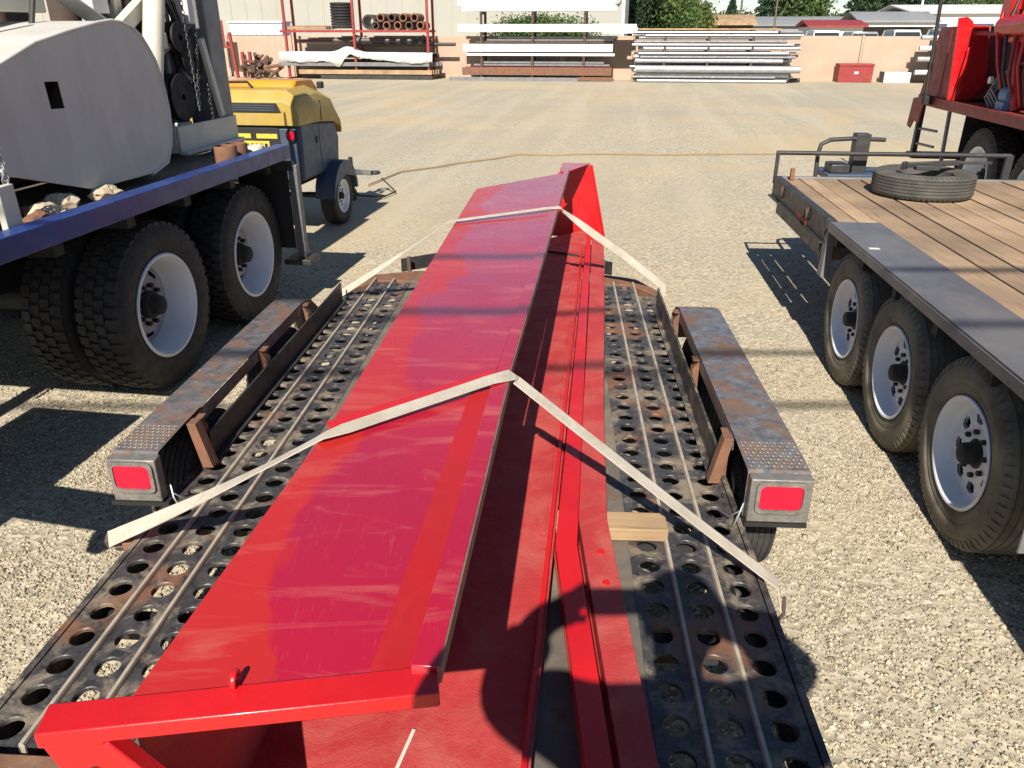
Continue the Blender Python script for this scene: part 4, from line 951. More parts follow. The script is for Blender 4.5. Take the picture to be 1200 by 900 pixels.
part('mud_guard', MB().box(.14,.70,-.93,-.92,.35,1.1), M['dark'], X)
part('step_post', MB().box(.06,.12,.30,.38,.48,1.1), M['black_steel'], X, bevel=.004)
part('step_post', MB().cyl((.08,-.68,.45),(.08,-.60,1.08),.022,n=10), M['steel_grey'], X)
part('rear_step', MB().box(.05,1.9,.24,.50,.44,.50), M['black_steel'], X, bevel=.006)
for z in (.62, .80): part('step_rung', MB().cyl((.09,.34,z),(.09,-.30,z+.03),.016,n=8), M['steel_grey'], X)

# ------------------------------------------------------------------ back wall of the yard and the racks in front of it
WM = Matrix.Translation((0, 37.4, 0)) @ Matrix.Rotation(R(-8.5), 4, 'Z')
def wf(x, y, z=0): return WM @ Vector((x, y, z))
BW = thing('boundary_wall', 'tan concrete panel wall along the back of the yard', 'wall', (0, 37.4, 0), 8.5)
x = -26.0
while x < 40:
    part('wall_panel', MB().box(0, 3.03, 0, .12, -.05, 1.76+random.uniform(-.01,.01)), M['concrete'], BW, loc=(x, 0, 0), bevel=.01)
    part('wall_post', MB().box(0, .085, -.03, .15, -.05, 1.80), M['concrete'], BW, loc=(x+3.045, 0, 0), bevel=.008)
    x += 3.145

def racks(name, label, x0, x1, ys, posts, tiers, mat, h, arm=1.1):
    t = thing(name, label, 'storage rack', wf((x0+x1)/2, ys), 8.5); c = (x0+x1)/2
    for p in posts:
        for y in (-.5, .5): part('upright', MB().box(p-c-.05, p-c+.05, y-.05, y+.05, 0, h), M[mat], t)
        for z in tiers: part('arm', MB().box(p-c-.04, p-c+.04, -.58, .58, z-.10, z-.0), M[mat], t)
        part('foot', MB().box(p-c-.07, p-c+.07, -.62, .62, 0, .06), M[mat], t)
    return t
def bar(name, label, cat, group, x0, x1, y, z, kind, a, b, mat, tilt=0):
    c = (x0+x1)/2; hl = (x1-x0)/2
    mb = MB()
    if kind == 'pipe':
        n_ = 14; 
        mb.lathe([(-hl,a*.82),(-hl,a),(hl,a),(hl,a*.82)], n_, closed=True)
    else:
        mb.box(-hl, hl, -a/2, a/2, -b/2, b/2)
    o = part(name, mb, M[mat], None, 40, bevel=.006 if kind != 'pipe' else 0)
    o.location = wf(c, y, z); o.rotation_euler = (0, tilt, R(-8.5)); return tag(o, label, cat, group)
# rack of white beams
racks('beam_rack', 'tall dark cantilever rack holding white beams in the middle', -1.9, 4.6, -1.0, (-1.1, 1.1, 3.3), (.20,.98,1.90,2.70), 'rust_dark', 3.6)
for k in range(4):
    bar('white_beam', 'white steel beam on the top shelf of the beam rack', 'beam', 'white beams on the top shelf', -1.9+.1*k, 4.5+.1*(k%2), -1.5+.22*k, 2.81+.0*k, 'box', .20, .20, 'white_paint')
    if k < 3: bar('white_beam', 'white steel beam stacked higher on the top shelf of the beam rack', 'beam', 'white beams stacked on the top shelf', -2.1+.1*k, 4.3+.1*k, -1.45+.26*k, 3.04, 'box', .22, .24, 'white_paint')
    bar('white_beam', 'long white steel beam on the second shelf of the beam rack', 'beam', 'white beams on the second shelf', -2.1+.05*k, 4.9+.18*k, -1.5+.22*k, 2.06+.02*(k%2), 'box', .20, .28, 'white_paint')
    bar('white_beam', 'white steel beam on the third shelf of the beam rack', 'beam', 'white beams on the third shelf', -1.9, 4.5, -1.5+.22*k, 1.30, 'box', .20, .30, 'white_paint')
bar('white_beam', 'thin white tube below the beams on the third shelf', 'beam', None, -1.75, 4.6, -1.55, 1.04, 'box', .1, .1, 'white_paint')
bar('white_beam', 'white beam sticking out past the right end of the second shelf', 'beam', None, 4.1, 5.5, -1.62, 1.98, 'box', .18, .24, 'white_paint')
for k in range(4):
    bar('rusty_beam', 'rust red beam on the bottom shelf of the beam rack', 'beam', 'rust red beams at the rack foot', -1.95+.07*k, 4.5, -1.5+.25*k, .37+.02*(k%2), 'box', .22, .30, 'red_old' if k else 'rust')
bar('floor_beam', 'grey steel beam on the ground below the white beam rack', 'beam', None, -2.5, 3.6, -1.72, .07, 'box', .14, .14, 'steel_grey')
bar('floor_beam', 'short rusty beam on the ground at the right foot of the beam rack', 'beam', None, 3.1, 4.6, -1.78, .10, 'box', .12, .14, 'rust', .0)
for k in range(9): bar('dark_profile', 'dark steel profile stored behind the third shelf beams', 'profile', 'dark profiles in the beam rack', -1.4+.12*k, 4.3+.05*k, -1.2+.13*(k%4), 1.52+.09*(k//4)+.0, 'box', .09, .07, 'steel_grey' if k % 3 else 'rust_dark')
for k in range(8): bar('dark_profile', 'dark steel profile stored above the rust red beams', 'profile', 'dark profiles over the red beams', -1.5+.1*k, 4.4-.06*k, -1.3+.16*(k%4), .62+.10*(k//4), 'box', .10, .08, 'rust_dark' if k % 2 else 'steel_grey')
# galvanised pipe rack
racks('pipe_rack', 'low rack stacked with grey galvanised pipes right of centre', 5.6, 11.9, -1.3, (6.65, 8.4, 10.15), (.12,.72,1.20,1.62), 'rust_dark', 2.0)
T3 = [('large bright galvanised pipe on the bottom tier of the pipe rack', 'pipe', .13, .30, 5.6, 11.7, 4, 'galvanised'),
      ('dark steel pipe under the lowest tier of the pipe rack', 'pipe', .08, .10, 5.7, 12.0, 5, 'black_steel'),
      ('galvanised pipe on the lower middle tier of the pipe rack', 'pipe', .09, .84, 5.6, 11.7, 5, 'galvanised'),
      ('thin grey pipe lying over the lower middle tier of the pipe rack', 'pipe', .05, 1.0, 5.8, 11.9, 7, 'steel_grey'),
      ('galvanised pipe on the upper middle tier of the pipe rack', 'pipe', .07, 1.30, 5.7, 11.9, 6, 'galvanised'),
      ('grey pipe on the upper tier of the pipe rack', 'pipe', .06, 1.70, 5.5, 11.7, 7, 'steel_grey'),
      ('wooden plank lying on top of the pipe rack', 'box', .2, 2.02, 5.4, 11.2, 4, 'lumber_y')]
for i, (lb, kd, r_, z, x0, x1, k_, mt) in enumerate(T3):
    for k in range(k_):
        bar('galvanised_pipe' if mt == 'galvanised' else ('plank' if kd == 'box' else 'steel_pipe'), lb, 'plank' if kd == 'box' else 'pipe', 'pipe rack tier: ' + lb, x0+random.uniform(-.15,.15), x1+random.uniform(-.3,.3), -1.3-.48+k*.96/(k_-1), z+random.uniform(-.01,.01), kd, r_, .05, mt)
for j, z in enumerate((.19,.46,.60,.98,1.12,1.43,1.55,1.80,1.90)):
    for k in range(4):
        bar('galvanised_pipe', 'slim galvanised pipe filling layer %s of the pipe rack' % ('one','two','three','four','five','six','seven','eight','nine')[j], 'pipe', 'slim pipes layer %d of the pipe rack' % j, 5.5+random.uniform(-.25,.5), 11.6+random.uniform(-.6,.5), -1.86+.22*k, z+random.uniform(-.015,.015), 'pipe', random.uniform(.035,.055), 0, 'galvanised' if (j+k) % 3 else 'steel_grey')
bar('galvanised_pipe', 'large galvanised pipe lying at the front of the pipe rack', 'pipe', None, 5.5, 12.1, -2.0, .52, 'pipe', .14, 0, 'galvanised')
bar('floor_pipe', 'pale pipe on the ground in front of the pipe rack', 'pipe', None, 5.6, 11.6, -2.05, .07, 'pipe', .06, 0, 'galvanised')
# left rack with red uprights
t = racks('red_rack', 'rust red shelf rack with pipes and a black drum on the left', -10.2, -3.3, -1.0, (-9.9, -6.75, -3.45), (2.0,), 'red_old', 4.4)
for y in (-.5, .5): part('shelf_beam', MB().box(-3.4, 3.4, y-.04, y+.04, 1.90, 2.0), M['red_old'], t)
mb = MB()
for k in range(9): mb.lathe([(2.06+.115*k,.30),(2.06+.115*k,.46),(2.085+.115*k,.50),(2.14+.115*k,.50),(2.165+.115*k,.46),(2.165+.115*k,.30)], 24, 'z')
o = part('hose_coil_drum', mb, M['dark'], None, 40); o.location = wf(-7.4,-1.0,0); tag(o, 'black ribbed coil standing on the red rack shelf', 'hose coil')
for k in range(14):
    r_, c = (.17, k % 5) if k < 5 else (.15, k)
    xx = -5.75 + .5*(k % 5) ; zz = 2.17 + .31*(k//5)
    if k >= 9: break
    mb = MB(); mb.lathe([(-.55,.12),(-.55,.17),(.55,.17),(.55,.12)], 18, 'y', closed=True)
    o = part('rusty_pipe', mb, M['rust'] if k % 3 else M['rust_dark'], None, 40); o.location = wf(xx+.25*(k//5), -1.0, zz); o.rotation_euler = (0,0,R(-8.5)); tag(o, 'short rusty pipe stacked open end outward on the red rack shelf', 'pipe', 'short rusty pipes on the red rack')
mb = MB(); mb.lathe([(-.5,.22),(-.5,.30),(.5,.30),(.5,.22)], 20, 'y', closed=True); o = part('black_pipe', mb, M['black_steel'], None, 40); o.location = wf(-6.05,-1.0,2.31+.0); o.rotation_euler = (0,0,R(-8.5)); tag(o, 'wide black pipe beside the rusty pipes on the red rack', 'pipe')
for k in range(4): bar('rusty_bar', 'rusty bar lying on the left half of the red rack shelf', 'bar', 'bars on the red rack shelf', -9.8+.1*k, -8.0+.05*k, -1.4+.25*k, 2.08+.03*(k%2), 'box', .14, .12, 'rust' if k % 2 else 'lumber_y')
# white sheet draped over pipes
mb = MB(); nn_ = 60; vs = []
rl = random.Random(5)
for i in range(nn_+1):
    u = i/nn_; x = -3.5 + 7.0*u
    drop = .34 + .10*math.sin(u*9) + (.42*math.exp(-((u-.40)/.05)**2)) + .03*rl.uniform(-1,1); tz = 1.14 + .22*math.exp(-((u-.45)/.06)**2) - .04*u
    vs += [(x,.45,tz-.05),(x,-.40,tz),(x,-.55,tz-.06),(x,-.60+.03*math.sin(u*40),tz-drop)]
mb.add(vs, [(i*4+k, i*4+k+1, i*4+5+k, i*4+4+k) for i in range(nn_) for k in range(3)])
o = part('white_tarp', mb, M['white_paint'], None, 60); md = o.modifiers.new('thick','SOLIDIFY'); md.thickness = .012; o.location = wf(-6.75,-1.1,0); o.rotation_euler = (0,0,R(-8.5)); tag(o, 'white sheet draped over the pipes under the red rack', 'tarp')
for k in range(5): bar('dark_pipe', 'dark pipe stacked under the white sheet on the red rack', 'pipe', 'dark pipes under the sheet', -10.1+.1*k, -3.6+.1*k, -1.5+.22*k, .98, 'pipe', .085, 0, 'black_steel')
for k in range(5): bar('grey_beam', 'grey steel beam in the middle stack below the red rack', 'beam', 'grey beams below the red rack', -10.3+.1*k, -3.4+.08*k, -1.55+.22*k, .62, 'box', .18, .16, 'steel_grey')
for k in range(4): bar('tan_timber', 'tan timber in the lowest stack below the red rack', 'timber', 'tan timbers below the red rack', -9.4+.1*k, -3.3+.05*k, -1.55+.24*k, .30, 'box', .2, .18, 'lumber_y')
for k in range(4): bar('base_beam', 'dark beam on the ground below the red rack', 'beam', 'base beams below the red rack', -8.4+.1*k, -3.3, -1.55+.24*k, .09, 'box', .16, .16, 'black_steel')
bar('grey_tube', 'dark tube sticking out right of the red rack', 'pipe', None, -7.0, -2.4, -.75, 1.42, 'pipe', .07, 0, 'black_steel')
for k in range(10): bar('grey_rod', 'thin rod stored between shelf and sheet of the red rack', 'rod', 'rods on the red rack', -9.6+.3*k, -4.4+.1*k, -.8+.05*k, 1.55+.04*(k%4), 'pipe', .035, 0, 'steel_grey' if k % 2 else 'rust_dark')
for k in range(26):
    mb = MB(); l_ = random.uniform(.4,1.1); mb.cyl((-l_/2,0,0),(l_/2,0,0),random.uniform(.05,.10),n=8)
    o = part('scrap_pipe', mb, M['rust'] if k % 2 else M['rust_dark'], None, 40); z = random.uniform(.08,.9)
    o.location = wf(-11.3+random.uniform(-.9,.9)*(1-z*.6), -1.2+random.uniform(-.4,.4), z); o.rotation_euler = (random.uniform(-.3,.3), random.uniform(-.4,.4), random.uniform(0,3)); tag(o, 'rusty scrap pipe in the heap left of the red rack', 'scrap', 'heap of rusty scrap')
t = thing('red_trestle', 'red steel trestle standing beside the scrap heap', 'trestle', wf(-12.8,-1.2), 8.5)
for x in (-.55, .25): part('upright', MB().beam((x,0,0),(x-.15,0,2.4 if x < 0 else 1.9),.12,.12), M['red_old'], t)
part('crossbar', MB().beam((-.6,0,1.3),(.12,0,1.3),.1,.1), M['red_old'], t); part('panel', MB().box(-.75,-.2,.06,.1,1.3,2.4), M['red_old'], t)
for x in (.6, .95): part('short_post', MB().box(x-.06,x+.06,-.06,.06,0,1.1), M['red_old'], t)
mb = MB(); mb.box(-1.3,1.3,-.5,.5,0,.52)
for k in range(9): mb.box(-1.28+.31*k,-1.22+.31*k,-.53,-.501,.03,.47)
mb.box(-1.36,1.36,-.56,.56,.521,.60); o = part('plastic_tank', mb, M['plastic_white'], None, bevel=.03); o.location = wf(-12.1,.75,1.78); o.rotation_euler = (0,0,R(-8.5)); tag(o, 'pale blue-white plastic tank above the wall at the left', 'tank')
t = tag(part('tank_stand', MB().box(-1.3,1.3,-.5,.5,0,1.77), M['rust_dark'], None), 'dark stand behind the wall under the plastic tank', 'stand'); t.location = wf(-12.1,.75,0); t.rotation_euler = (0,0,R(-8.5))
# red steel box and white box at the wall
t = thing('red_tool_chest', 'dark red steel chest on the ground against the wall', 'chest', wf(14.55,-.5), 8.5)
part('body', MB().box(-.68,.68,-.35,.35,0,.62), M['red_old'], t, bevel=.02); part('lid', MB().box(-.70,.70,-.37,.37,.622,.72), M['red_old'], t, bevel=.02); part('badge', MB().box(-.06,.10,-.357,-.351,.33,.42), M['white_paint'], t)
t = thing('white_crate', 'white crate on the ground right of the red chest', 'crate', wf(16.2,-.6), 8.5)
part('body', MB().box(-.52,.52,-.3,.3,0,.40), M['white_paint'], t, bevel=.02); part('end_panel', MB().box(-.56,-.521,-.31,.31,0,.42), M['slate'], t, bevel=.01)
racks('small_pipe_rack', 'small rack of pale pipes behind the red rig truck', 16.8, 20.0, -.9, (17.5, 19.0), (.3,.8,1.2,1.6), 'rust_dark', 1.9)
for j, z in enumerate((.42,.92,1.32,1.72)):
    for k in range(3): bar('pale_pipe', 'pale pipe on shelf %s of the small rack behind the red rig' % ('one','two','three','four')[j], 'pipe', 'pale pipes shelf %d' % j, 16.7+.12*k, 20.2, -1.3+.25*k, z, 'pipe', .09, 0, 'galvanised' if j % 2 else 'white_paint')
# orange cord across the yard
cp = [(-1.95,10.6),(-1.89,10.83),(-1.65,11.68),(-1.2,12.1),(-.81,12.55),(-.3,13.0),(.145,13.5),(.6,13.42),(1.45,13.55),(2.6,13.45),(4.06,13.55),(6.5,13.6)]
tag(part('extension_cord', MB().tube([(x+.03*math.sin(i*3), y, .022) for i, (x, y) in enumerate(cp)], .011, 7), M['cord'], None, 60), 'thin orange cord lying across the open gravel', 'cord')

# ------------------------------------------------------------------ buildings, cars and trees beyond the wall
B = thing('metal_building', 'long beige ribbed metal building behind the wall on the left', 'building', wf(-20, 8), 8.5)
part('wall', MB().box(-25, 24.7, 0, 18, 0, 6.5), M['siding'], B)
xx = -25.0
rib_me = MB().box(-.03, .03, -.025, -.0005, 0, 6.5).mesh('wall_rib', M['siding'])
while xx < 24.6: link('wall_rib', rib_me, B, (xx, 0, 0)); xx += .9
part('corner_trim', MB().box(24.62, 24.76, -.03, 18.05, 0, 6.5), M['white_paint'], B)
part('roof', MB().box(-25.4, 25.2, -.4, 18.4, 6.5, 6.75), M['roof_grey'], B)
part('gutter', MB().box(-25.4, 25.2, -.55, -.41, 6.38, 6.52), M['white_paint'], B)
part('wall_lamp', MB().lathe([(-.18,.02),(-.18,.22),(-.10,.26),(-.004,.26)], 18, 'y', (24.3,0,3.45)), M['galvanised'], B)
part('door', MB().box(18.4, 22.6, -.05, -.03, 0, 3.4), M['siding'], B)
def leaves(center, rad, count, size, seed, clumps=26, low=-.6, flat=1.0):
    r_ = np.random.default_rng(seed)
    cc = r_.normal(0, 1, (clumps, 3)); cc /= np.linalg.norm(cc, axis=1)[:, None]; cc *= (r_.uniform(.25, 1, clumps)**.5)[:, None]*.78
    cc = cc[cc[:, 2] > low]
    idx = r_.integers(0, len(cc), count); off = r_.normal(0, .17, (count, 3))
    P = (cc[idx] + off)*np.array(rad) + np.array(center)
    a = r_.normal(0, 1, (count, 3)); a /= np.linalg.norm(a, axis=1)[:, None]
    b = np.cross(a, r_.normal(0, 1, (count, 3))); b /= np.linalg.norm(b, axis=1)[:, None]
    s_ = size*r_.uniform(.6, 1.3, (count, 1)); a *= s_; b *= s_*.6
    V = np.stack([P-a, P-b*.9, P+a, P+b*.9], 1).reshape(-1, 3); F = np.arange(count*4).reshape(-1, 4)
    return V, F
def foliage_mesh(name, V, F, mat):
    me = bpy.data.meshes.new(name); me.vertices.add(len(V)); me.vertices.foreach_set('co', V.ravel())
    me.loops.add(F.size); me.loops.foreach_set('vertex_index', F.ravel().astype(np.int32))
    me.polygons.add(len(F)); me.polygons.foreach_set('loop_start', np.arange(0, F.size, 4, dtype=np.int32)); me.update(calc_edges=True); me.materials.append(mat); return me
def tree(name, label, x, y, h, r_, mat, seed, conifer=False, count=4200, leaf=.26, base=.12):
    t = thing(name, label, 'tree', (x, y, 0), 0, 'trees beyond the wall'); rr = random.Random(seed)
    mb = MB(); mb.tube([(0,0,0),(.1*r_*.2,0,h*.3),(-.05*r_,.05,h*.6),(0,0,h*.92)], .2, 9, radii=[h*.028,h*.02,h*.012,h*.003])
    for k in range(7):
        a = rr.uniform(0,6.28); z0 = h*rr.uniform(.25,.65); l_ = r_*rr.uniform(.5,.85)
        mb.tube([(0,0,z0),(math.cos(a)*l_*.5,math.sin(a)*l_*.5,z0+h*.07),(math.cos(a)*l_,math.sin(a)*l_,z0+h*.16)], .05, 6, radii=[h*.010,h*.006,h*.002])
    part('trunk', mb, M['bark'], t, 60)
    if conifer:
        r2 = np.random.default_rng(seed); q = r2.uniform(0,1,count)**1.5; z = h*(base + (1-base)*q); rad = r_*(1-q)*(.55+.45*np.abs(np.sin(q*38)))*np.sqrt(r2.uniform(.15,1,count)); a = r2.uniform(0,6.28,count)
        P = np.stack([rad*np.cos(a), rad*np.sin(a), z - rad*.25], 1); d = r2.normal(0,1,(count,3)); d /= np.linalg.norm(d,axis=1)[:,None]; e = np.cross(d, r2.normal(0,1,(count,3))); e /= np.linalg.norm(e,axis=1)[:,None]
        s_ = leaf*r2.uniform(.6,1.4,(count,1)); V = np.stack([P-d*s_, P-e*s_*.4, P+d*s_, P+e*s_*.4],1).reshape(-1,3); F = np.arange(count*4).reshape(-1,4)
    else: V, F = leaves((0,0,h*(base+.5*(1-base))), (r_, r_, h*.5*(1-base)*1.15), count, leaf, seed, 34, -.95)
    link('crown', foliage_mesh('crown', V, F, mat), t); return t
TR = [('round_tree', 'bright green leafy tree right of the beige building', 11.9, 64, 5.6, 2.7, 'leaf_green', False),
      ('round_tree', 'yellow-green leafy tree in the clump behind the pipe rack', 14.6, 70, 4.7, 2.3, 'leaf_yellow', False),
      ('round_tree', 'dark green leafy tree close beside the building corner', 9.0, 62, 6.5, 2.4, 'leaf_dark', False),
      ('pine_tree', 'dark pine standing behind the small tan tent roof', 28.8, 112, 6.3, 2.4, 'leaf_dark', True),
      ('round_tree', 'green tree left of the long grey building roof', 24.0, 92, 4.0, 2.0, 'leaf_green', False),
      ('pine_tree', 'dark pine behind the left end of the grey building', 38.0, 125, 13.5, 4.2, 'leaf_dark', True),
      ('round_tree', 'broad green tree behind the middle of the grey building', 41.5, 122, 10, 4.0, 'leaf_green', False),
      ('pine_tree', 'tall dark pine behind the right end of the grey building', 52.5, 128, 15, 4.6, 'leaf_dark', True),
      ('round_tree', 'wide dark tree rising behind the carport', 59, 132, 12, 6, 'leaf_dark', False),
      ('round_tree', 'dark green tree rising left of the white gabled building', 68, 140, 12, 6.5, 'leaf_dark', False),
      ('round_tree', 'green tree rising over the white gabled building', 79, 142, 12, 7, 'leaf_green', False),
      ('pine_tree', 'dark pine over the right end of the white building', 90, 140, 14, 5, 'leaf_dark', True)]
for i, (nm, lb, x, y, h, r_, mt, cf) in enumerate(TR): tree(nm, lb, x, y, h, r_, M[mt], 20+i, cf, 11000, .13 if y < 100 else .24, .06)
V, F = leaves((0,0,0), (120, 7, 3.6), 46000, .42, 99, 420, -.7)
o = link('distant_wood', foliage_mesh('distant_wood', V, F, M['leaf_dark'])); o.location = (45, 185, 2.4); o['kind'] = 'stuff'; tag(o, 'distant dark woodland along the horizon', 'woodland')
# hedge in front of the beige building, seen between the white beams
t = thing('hedge', 'clipped green hedge seen between the shelves of the beam rack', 'hedge', wf(1.05, 3.6), 8.5)
V, F = leaves((0,0,1.85), (3.0,.75,.95), 14000, .07, 5, 120, -1); link('foliage', foliage_mesh('hedge_foliage', V, F, M['leaf_green']), t)
mb = MB()
for k in range(6): mb.tube([(-2.2+.9*k,0,0),(-2.15+.9*k,.05,.8),(-2.3+.95*k,0,1.7)], .03, 6)
part('stems', mb, M['bark'], t, 60)['kind'] = 'stuff'
def car(label, x, y, mat, yaw=8.5, h=1.0):
    t = thing('parked_car', label, 'car', (x, y, 0), yaw, 'cars parked beyond the wall')
    mb = MB(); prof = [(-2.3,.35),(-2.32,.75),(-2.2,1.0),(-1.1,1.08),(2.2,1.08),(2.3,.8),(2.3,.35)]
    mb.prism(prof, [], (-.92,0,0), (0,1,0), (0,0,1), (1.84,0,0)); part('body', mb, M[mat], t, bevel=.06)
    mb = MB(); z1 = 1.78*h; b0 = [(-.84,-1.0,1.07),(.84,-1.0,1.07),(.86,2.15,1.07),(-.86,2.15,1.07)]; t0 = [(-.68,-.25,z1-.03),(.68,-.25,z1-.03),(.70,1.75,z1),(-.70,1.75,z1)]
    mb.add(b0+t0, [(0,1,5,4),(1,2,6,5),(2,3,7,6),(3,0,4,7),(4,5,6,7),(3,2,1,0)]); part('cabin', mb, M['glass_dark'], t)
    mb = MB(); mb.box(-.72,.72,-.30,1.82,z1-.09,z1+.05); part('roof', mb, M[mat], t, bevel=.03)
    for sx in (-1,1):
        for (a, b) in ((0,4),(2,6) if sx > 0 else (3,7)): pass
        part('pillar', MB().beam((sx*.845,-1.0,1.07),(sx*.70,-.25,z1-.02),.05,.07), M[mat], t); part('pillar', MB().beam((sx*.86,2.15,1.07),(sx*.71,1.75,z1),.06,.10), M[mat], t)
        for y_ in (-1.45,1.45):
            w = link('wheel', TLW[0], t, (sx*.83,y_,.34), (0,0,0 if sx > 0 else math.pi)); w.scale = (.88,)*3; link('tyre', TLW[1], w)
    return t
car('white sport utility car, leftmost behind the tan wall', 18.9, 51, 'car_white', h=1.1); car('silver car, second from left behind the tan wall', 21.2, 51, 'car_silver', h=1.06)
car('white car parked third from left behind the tan wall', 23.5, 50.5, 'car_white', h=1.12); car('white van-like car parked nearest the red rig behind the wall', 26.0, 50, 'car_white', h=1.14)
def shed(name, label, x, y, w, d, h, mat, roof, ridge, yaw=8.5, open_front=False, doors=0):
    t = thing(name, label, 'building', (x, y, 0), yaw)
    mb = MB()
    if open_front:
        mb.box(-w/2,w/2,d-.1,d,0,h); mb.box(-w/2,-w/2+.15,0,d-.1,0,h); mb.box(w/2-.15,w/2,0,d-.1,0,h)
        part('wall', mb, M[mat], t); part('fascia', MB().box(-w/2-.1,w/2+.1,-.12,-.02,h-.35,h), M['white_paint'], t)
    else: part('wall', MB().box(-w/2,w/2,0,d,0,h), M[mat], t)
    mb = MB(); mb.prism([(-.4,h),(d/2,h+ridge),(d+.4,h),(d+.4,h+.12),(d/2,h+ridge+.12),(-.4,h+.12)], [], (-w/2-.3,0,0), (0,1,0), (0,0,1), (w+.6,0,0)); part('roof', mb, M[roof], t)
    for k in range(doors): part('door', MB().box(-w/2+w*(k+.3)/doors,-w/2+w*(k+.75)/doors,-.05,-.01,0,h*.75), M['slate'], t)
    return t
shed('grey_warehouse', 'long low grey warehouse roof beyond the pipe rack', 38, 100, 22, 14, 2.6, 'roof_grey', 'roof_grey', 1.0, 8.5, doors=5)
shed('carport', 'open-fronted carport with grey roof beyond the wall', 33.6, 74, 6.2, 7, 2.7, 'siding', 'roof_grey', .8, 8.5, True)
t = shed('white_warehouse', 'white metal warehouse beyond the wall near the red rig', 46.5, 84, 13, 16, 3.6, 'white_paint', 'white_paint', .9, 8.5, doors=3)
shed('red_trimmed_shed', 'small white shed with red roof edge beyond the wall', 26.8, 70, 4.2, 5, 2.3, 'white_paint', 'red_old', .45)
shed('tan_roof_shed', 'small shed with pale tan roof seen over the pipe rack', 20.4, 78, 3.4, 4, 2.5, 'rust_dark', 'lumber_y', .8)
shed('pale_shed', 'small pale grey shed left of the tan-roofed shed', 17.6, 80, 2.8, 4, 2.3, 'roof_grey', 'roof_grey', .5)
def upole(label, x, y, h, mat, r_=.13, arm=True):
    t = thing('utility_pole', label, 'pole', (x, y, 0), 8.5); part('pole', MB().cyl((0,0,0),(0,0,h),r_,r_*.7,12), M[mat], t, 50)
    if arm:
        part('crossarm', MB().box(-1.1,1.1,-.06,.06,h-.7,h-.56), M[mat], t)
        for s_ in (-.95,-.35,.35,.95): part('insulator', MB().cyl((s_,0,h-.56),(s_,0,h-.40),.04,n=8), M['galvanised'], t)
    return t
upole('wooden utility pole behind the tan-roofed shed', 24.1, 90, 9, 'wood_pole'); upole('wooden utility pole in front of the grey warehouse', 27.2, 88, 9, 'wood_pole', .11)
upole('white pole standing before the white warehouse', 37.3, 78, 10, 'white_paint', .12, False)
# overhead cables behind the photographer: they throw the soft stripes
upole('wooden utility pole left of the yard entrance out of view', -16, -3.5, 7.2, 'wood_pole'); upole('wooden utility pole right of the yard entrance out of view', 15, -3.5, 7.2, 'wood_pole')
for i, (y, lb) in enumerate(((-3.1,'front overhead cable crossing the yard entrance'),(-3.87,'rear overhead cable crossing the yard entrance'))):
    tag(part('overhead_cable', MB().tube([(-16+31*k/20, y + .12*(k/20-.5), 6.5+.25*(2*k/20-1)**2) for k in range(21)], .024, 8), M['cable'], None, 60), lb + ', casting a soft stripe', 'cable')

# ------------------------------------------------------------------ the photographer, seen as a shadow
def skin_mesh(name, verts, edges, mat, parent, sub=2, root=0):
    me = bpy.data.meshes.new(name); me.from_pydata([v[:3] for v in verts], edges, []); me.materials.append(mat)
    o = link(name, me, parent); o.modifiers.new('skin','SKIN'); sv = me.skin_vertices[0].data
    for i, v in enumerate(verts): sv[i].radius = (v[3], v[4] if len(v) > 4 else v[3]); sv[i].use_root = (i == root)
    sb = o.modifiers.new('sub','SUBSURF'); sb.levels = sb.render_levels = sub
    return o
PX, PY = .15, -.14
PE = thing('person', 'person in dark shirt and jeans holding up a phone, seen only as shadow', 'person', (PX, PY, 0))
PE.scale = (1, 1, 1.05)
bv = [(0,0,1.04,.16,.12),(0,0,1.28,.15,.11),(0,0,1.50,.18,.12),(0,0,1.62,.075),(0,.01,1.70,.06),(.02,.02,1.79,.09,.105),(.02,.03,1.90,.085,.095),
      (.21,0,1.56,.075),(.50,.06,1.60,.065),(.16,.13,1.74,.05),(-.04,.135,1.785,.04),
      (-.21,0,1.56,.075),(-.42,.06,1.60,.06),(-.35,.13,1.74,.046),(-.26,.135,1.785,.04),
      (.10,0,.95,.105),(.12,.02,.52,.075),(.13,-.01,.08,.048),(.14,.14,.045,.045),(-.10,0,.95,.105),(-.12,.02,.52,.075),(-.13,-.01,.08,.048),(-.14,.14,.045,.045)]
be = [(0,1),(1,2),(2,3),(3,4),(4,5),(5,6),(2,7),(7,8),(8,9),(9,10),(2,11),(11,12),(12,13),(13,14),(0,15),(15,16),(16,17),(17,18),(0,19),(19,20),(20,21),(21,22)]
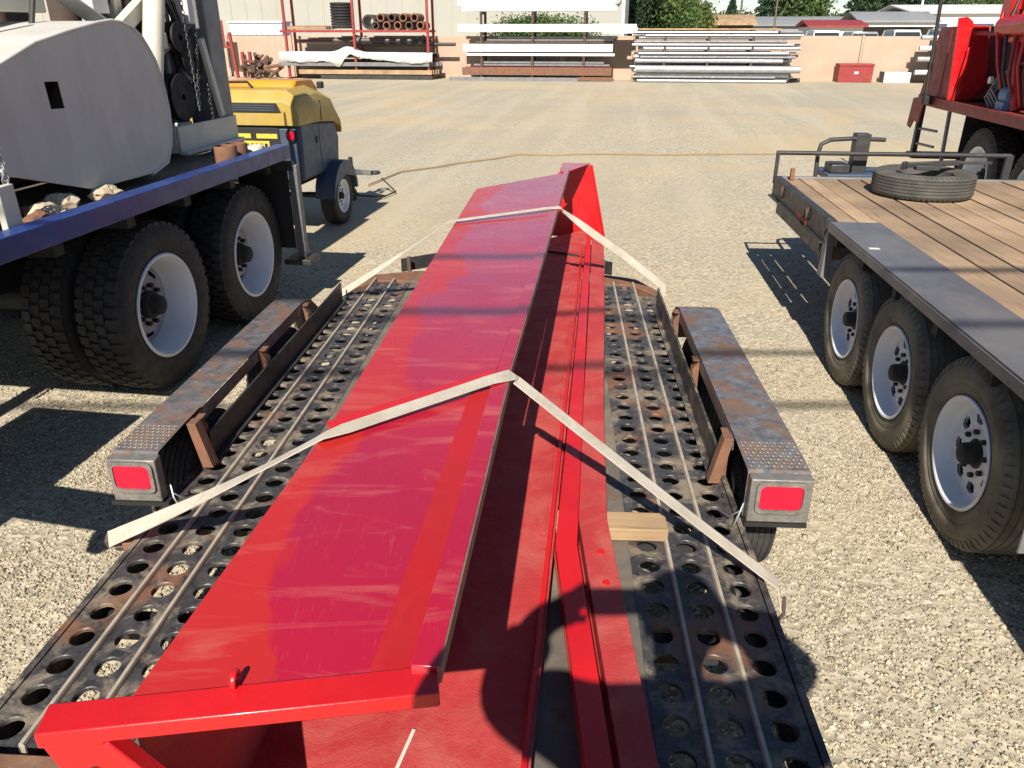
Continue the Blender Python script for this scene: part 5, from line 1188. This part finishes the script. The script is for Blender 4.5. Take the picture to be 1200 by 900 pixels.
for s_, w_ in ((1,10),(-1,14)):
    for dz in (.045,.022,.0,-.022):
        b = len(bv); x0 = -.15 + s_*.105
        bv += [(x0-s_*.005,.135,1.80+dz,.011),(x0-s_*.02,.142,1.805+dz,.010),(x0-s_*.035,.138,1.807+dz,.009)]; be += [(w_,b),(b,b+1),(b+1,b+2)]
    b = len(bv); x0 = -.15 + s_*.095; bv += [(x0,.125,1.755,.012),(x0-s_*.025,.128,1.75,.011)]; be += [(w_,b),(b,b+1)]
skin_mesh('body', bv, be, M['skin'], PE)
skin_mesh('shirt', [(0,0,1.02,.19,.14),(0,0,1.28,.18,.135),(0,0,1.52,.21,.14),(.21,0,1.56,.10),(.50,.06,1.60,.095),(.18,.125,1.73,.085),(-.21,0,1.56,.10),(-.42,.06,1.60,.085),(-.36,.125,1.73,.07)], [(0,1),(1,2),(2,3),(3,4),(4,5),(2,6),(6,7),(7,8)], M['shirt'], PE)
skin_mesh('jeans', [(0,0,1.04,.18,.14),(.105,0,.93,.12),(.12,.02,.52,.09),(.13,-.01,.12,.07),(-.105,0,.93,.12),(-.12,.02,.52,.09),(-.13,-.01,.12,.07)], [(0,1),(1,2),(2,3),(0,4),(4,5),(5,6)], M['denim'], PE)
part('hair', MB().blob((.02,-.01,1.885), (.112,.125,.11), 3, 3, .04), M['hair'], PE, 60)
for sx in (-1,1): part('ear', MB().blob((.02+sx*.095,.015,1.81), (.012,.02,.032), 2, 2, .05), M['skin'], PE, 60); part('eye', MB().blob((.02+sx*.033,.115,1.82), (.013,.008,.010), 2, 2, .02), M['white_paint'], PE, 60)
part('nose', MB().add([(.02,.145,1.775),(.002,.112,1.77),(.038,.112,1.77),(.02,.112,1.83)], [(0,1,3),(0,3,2),(0,2,1),(1,2,3)]), M['skin'], PE); part('mouth', MB().blob((.02,.108,1.74), (.026,.010,.006), 4, 2, .03), M['red_old'], PE, 60)
ph = part('phone', MB().box(-.078,.078,-.0085,-.0005,-.038,.038), M['dark'], None, bevel=.004); ph.location = (0,-.022,1.9+.005); ph.rotation_euler = (R(-24.55),0,0); tag(ph, 'dark phone held up by the person behind the trailer', 'phone')
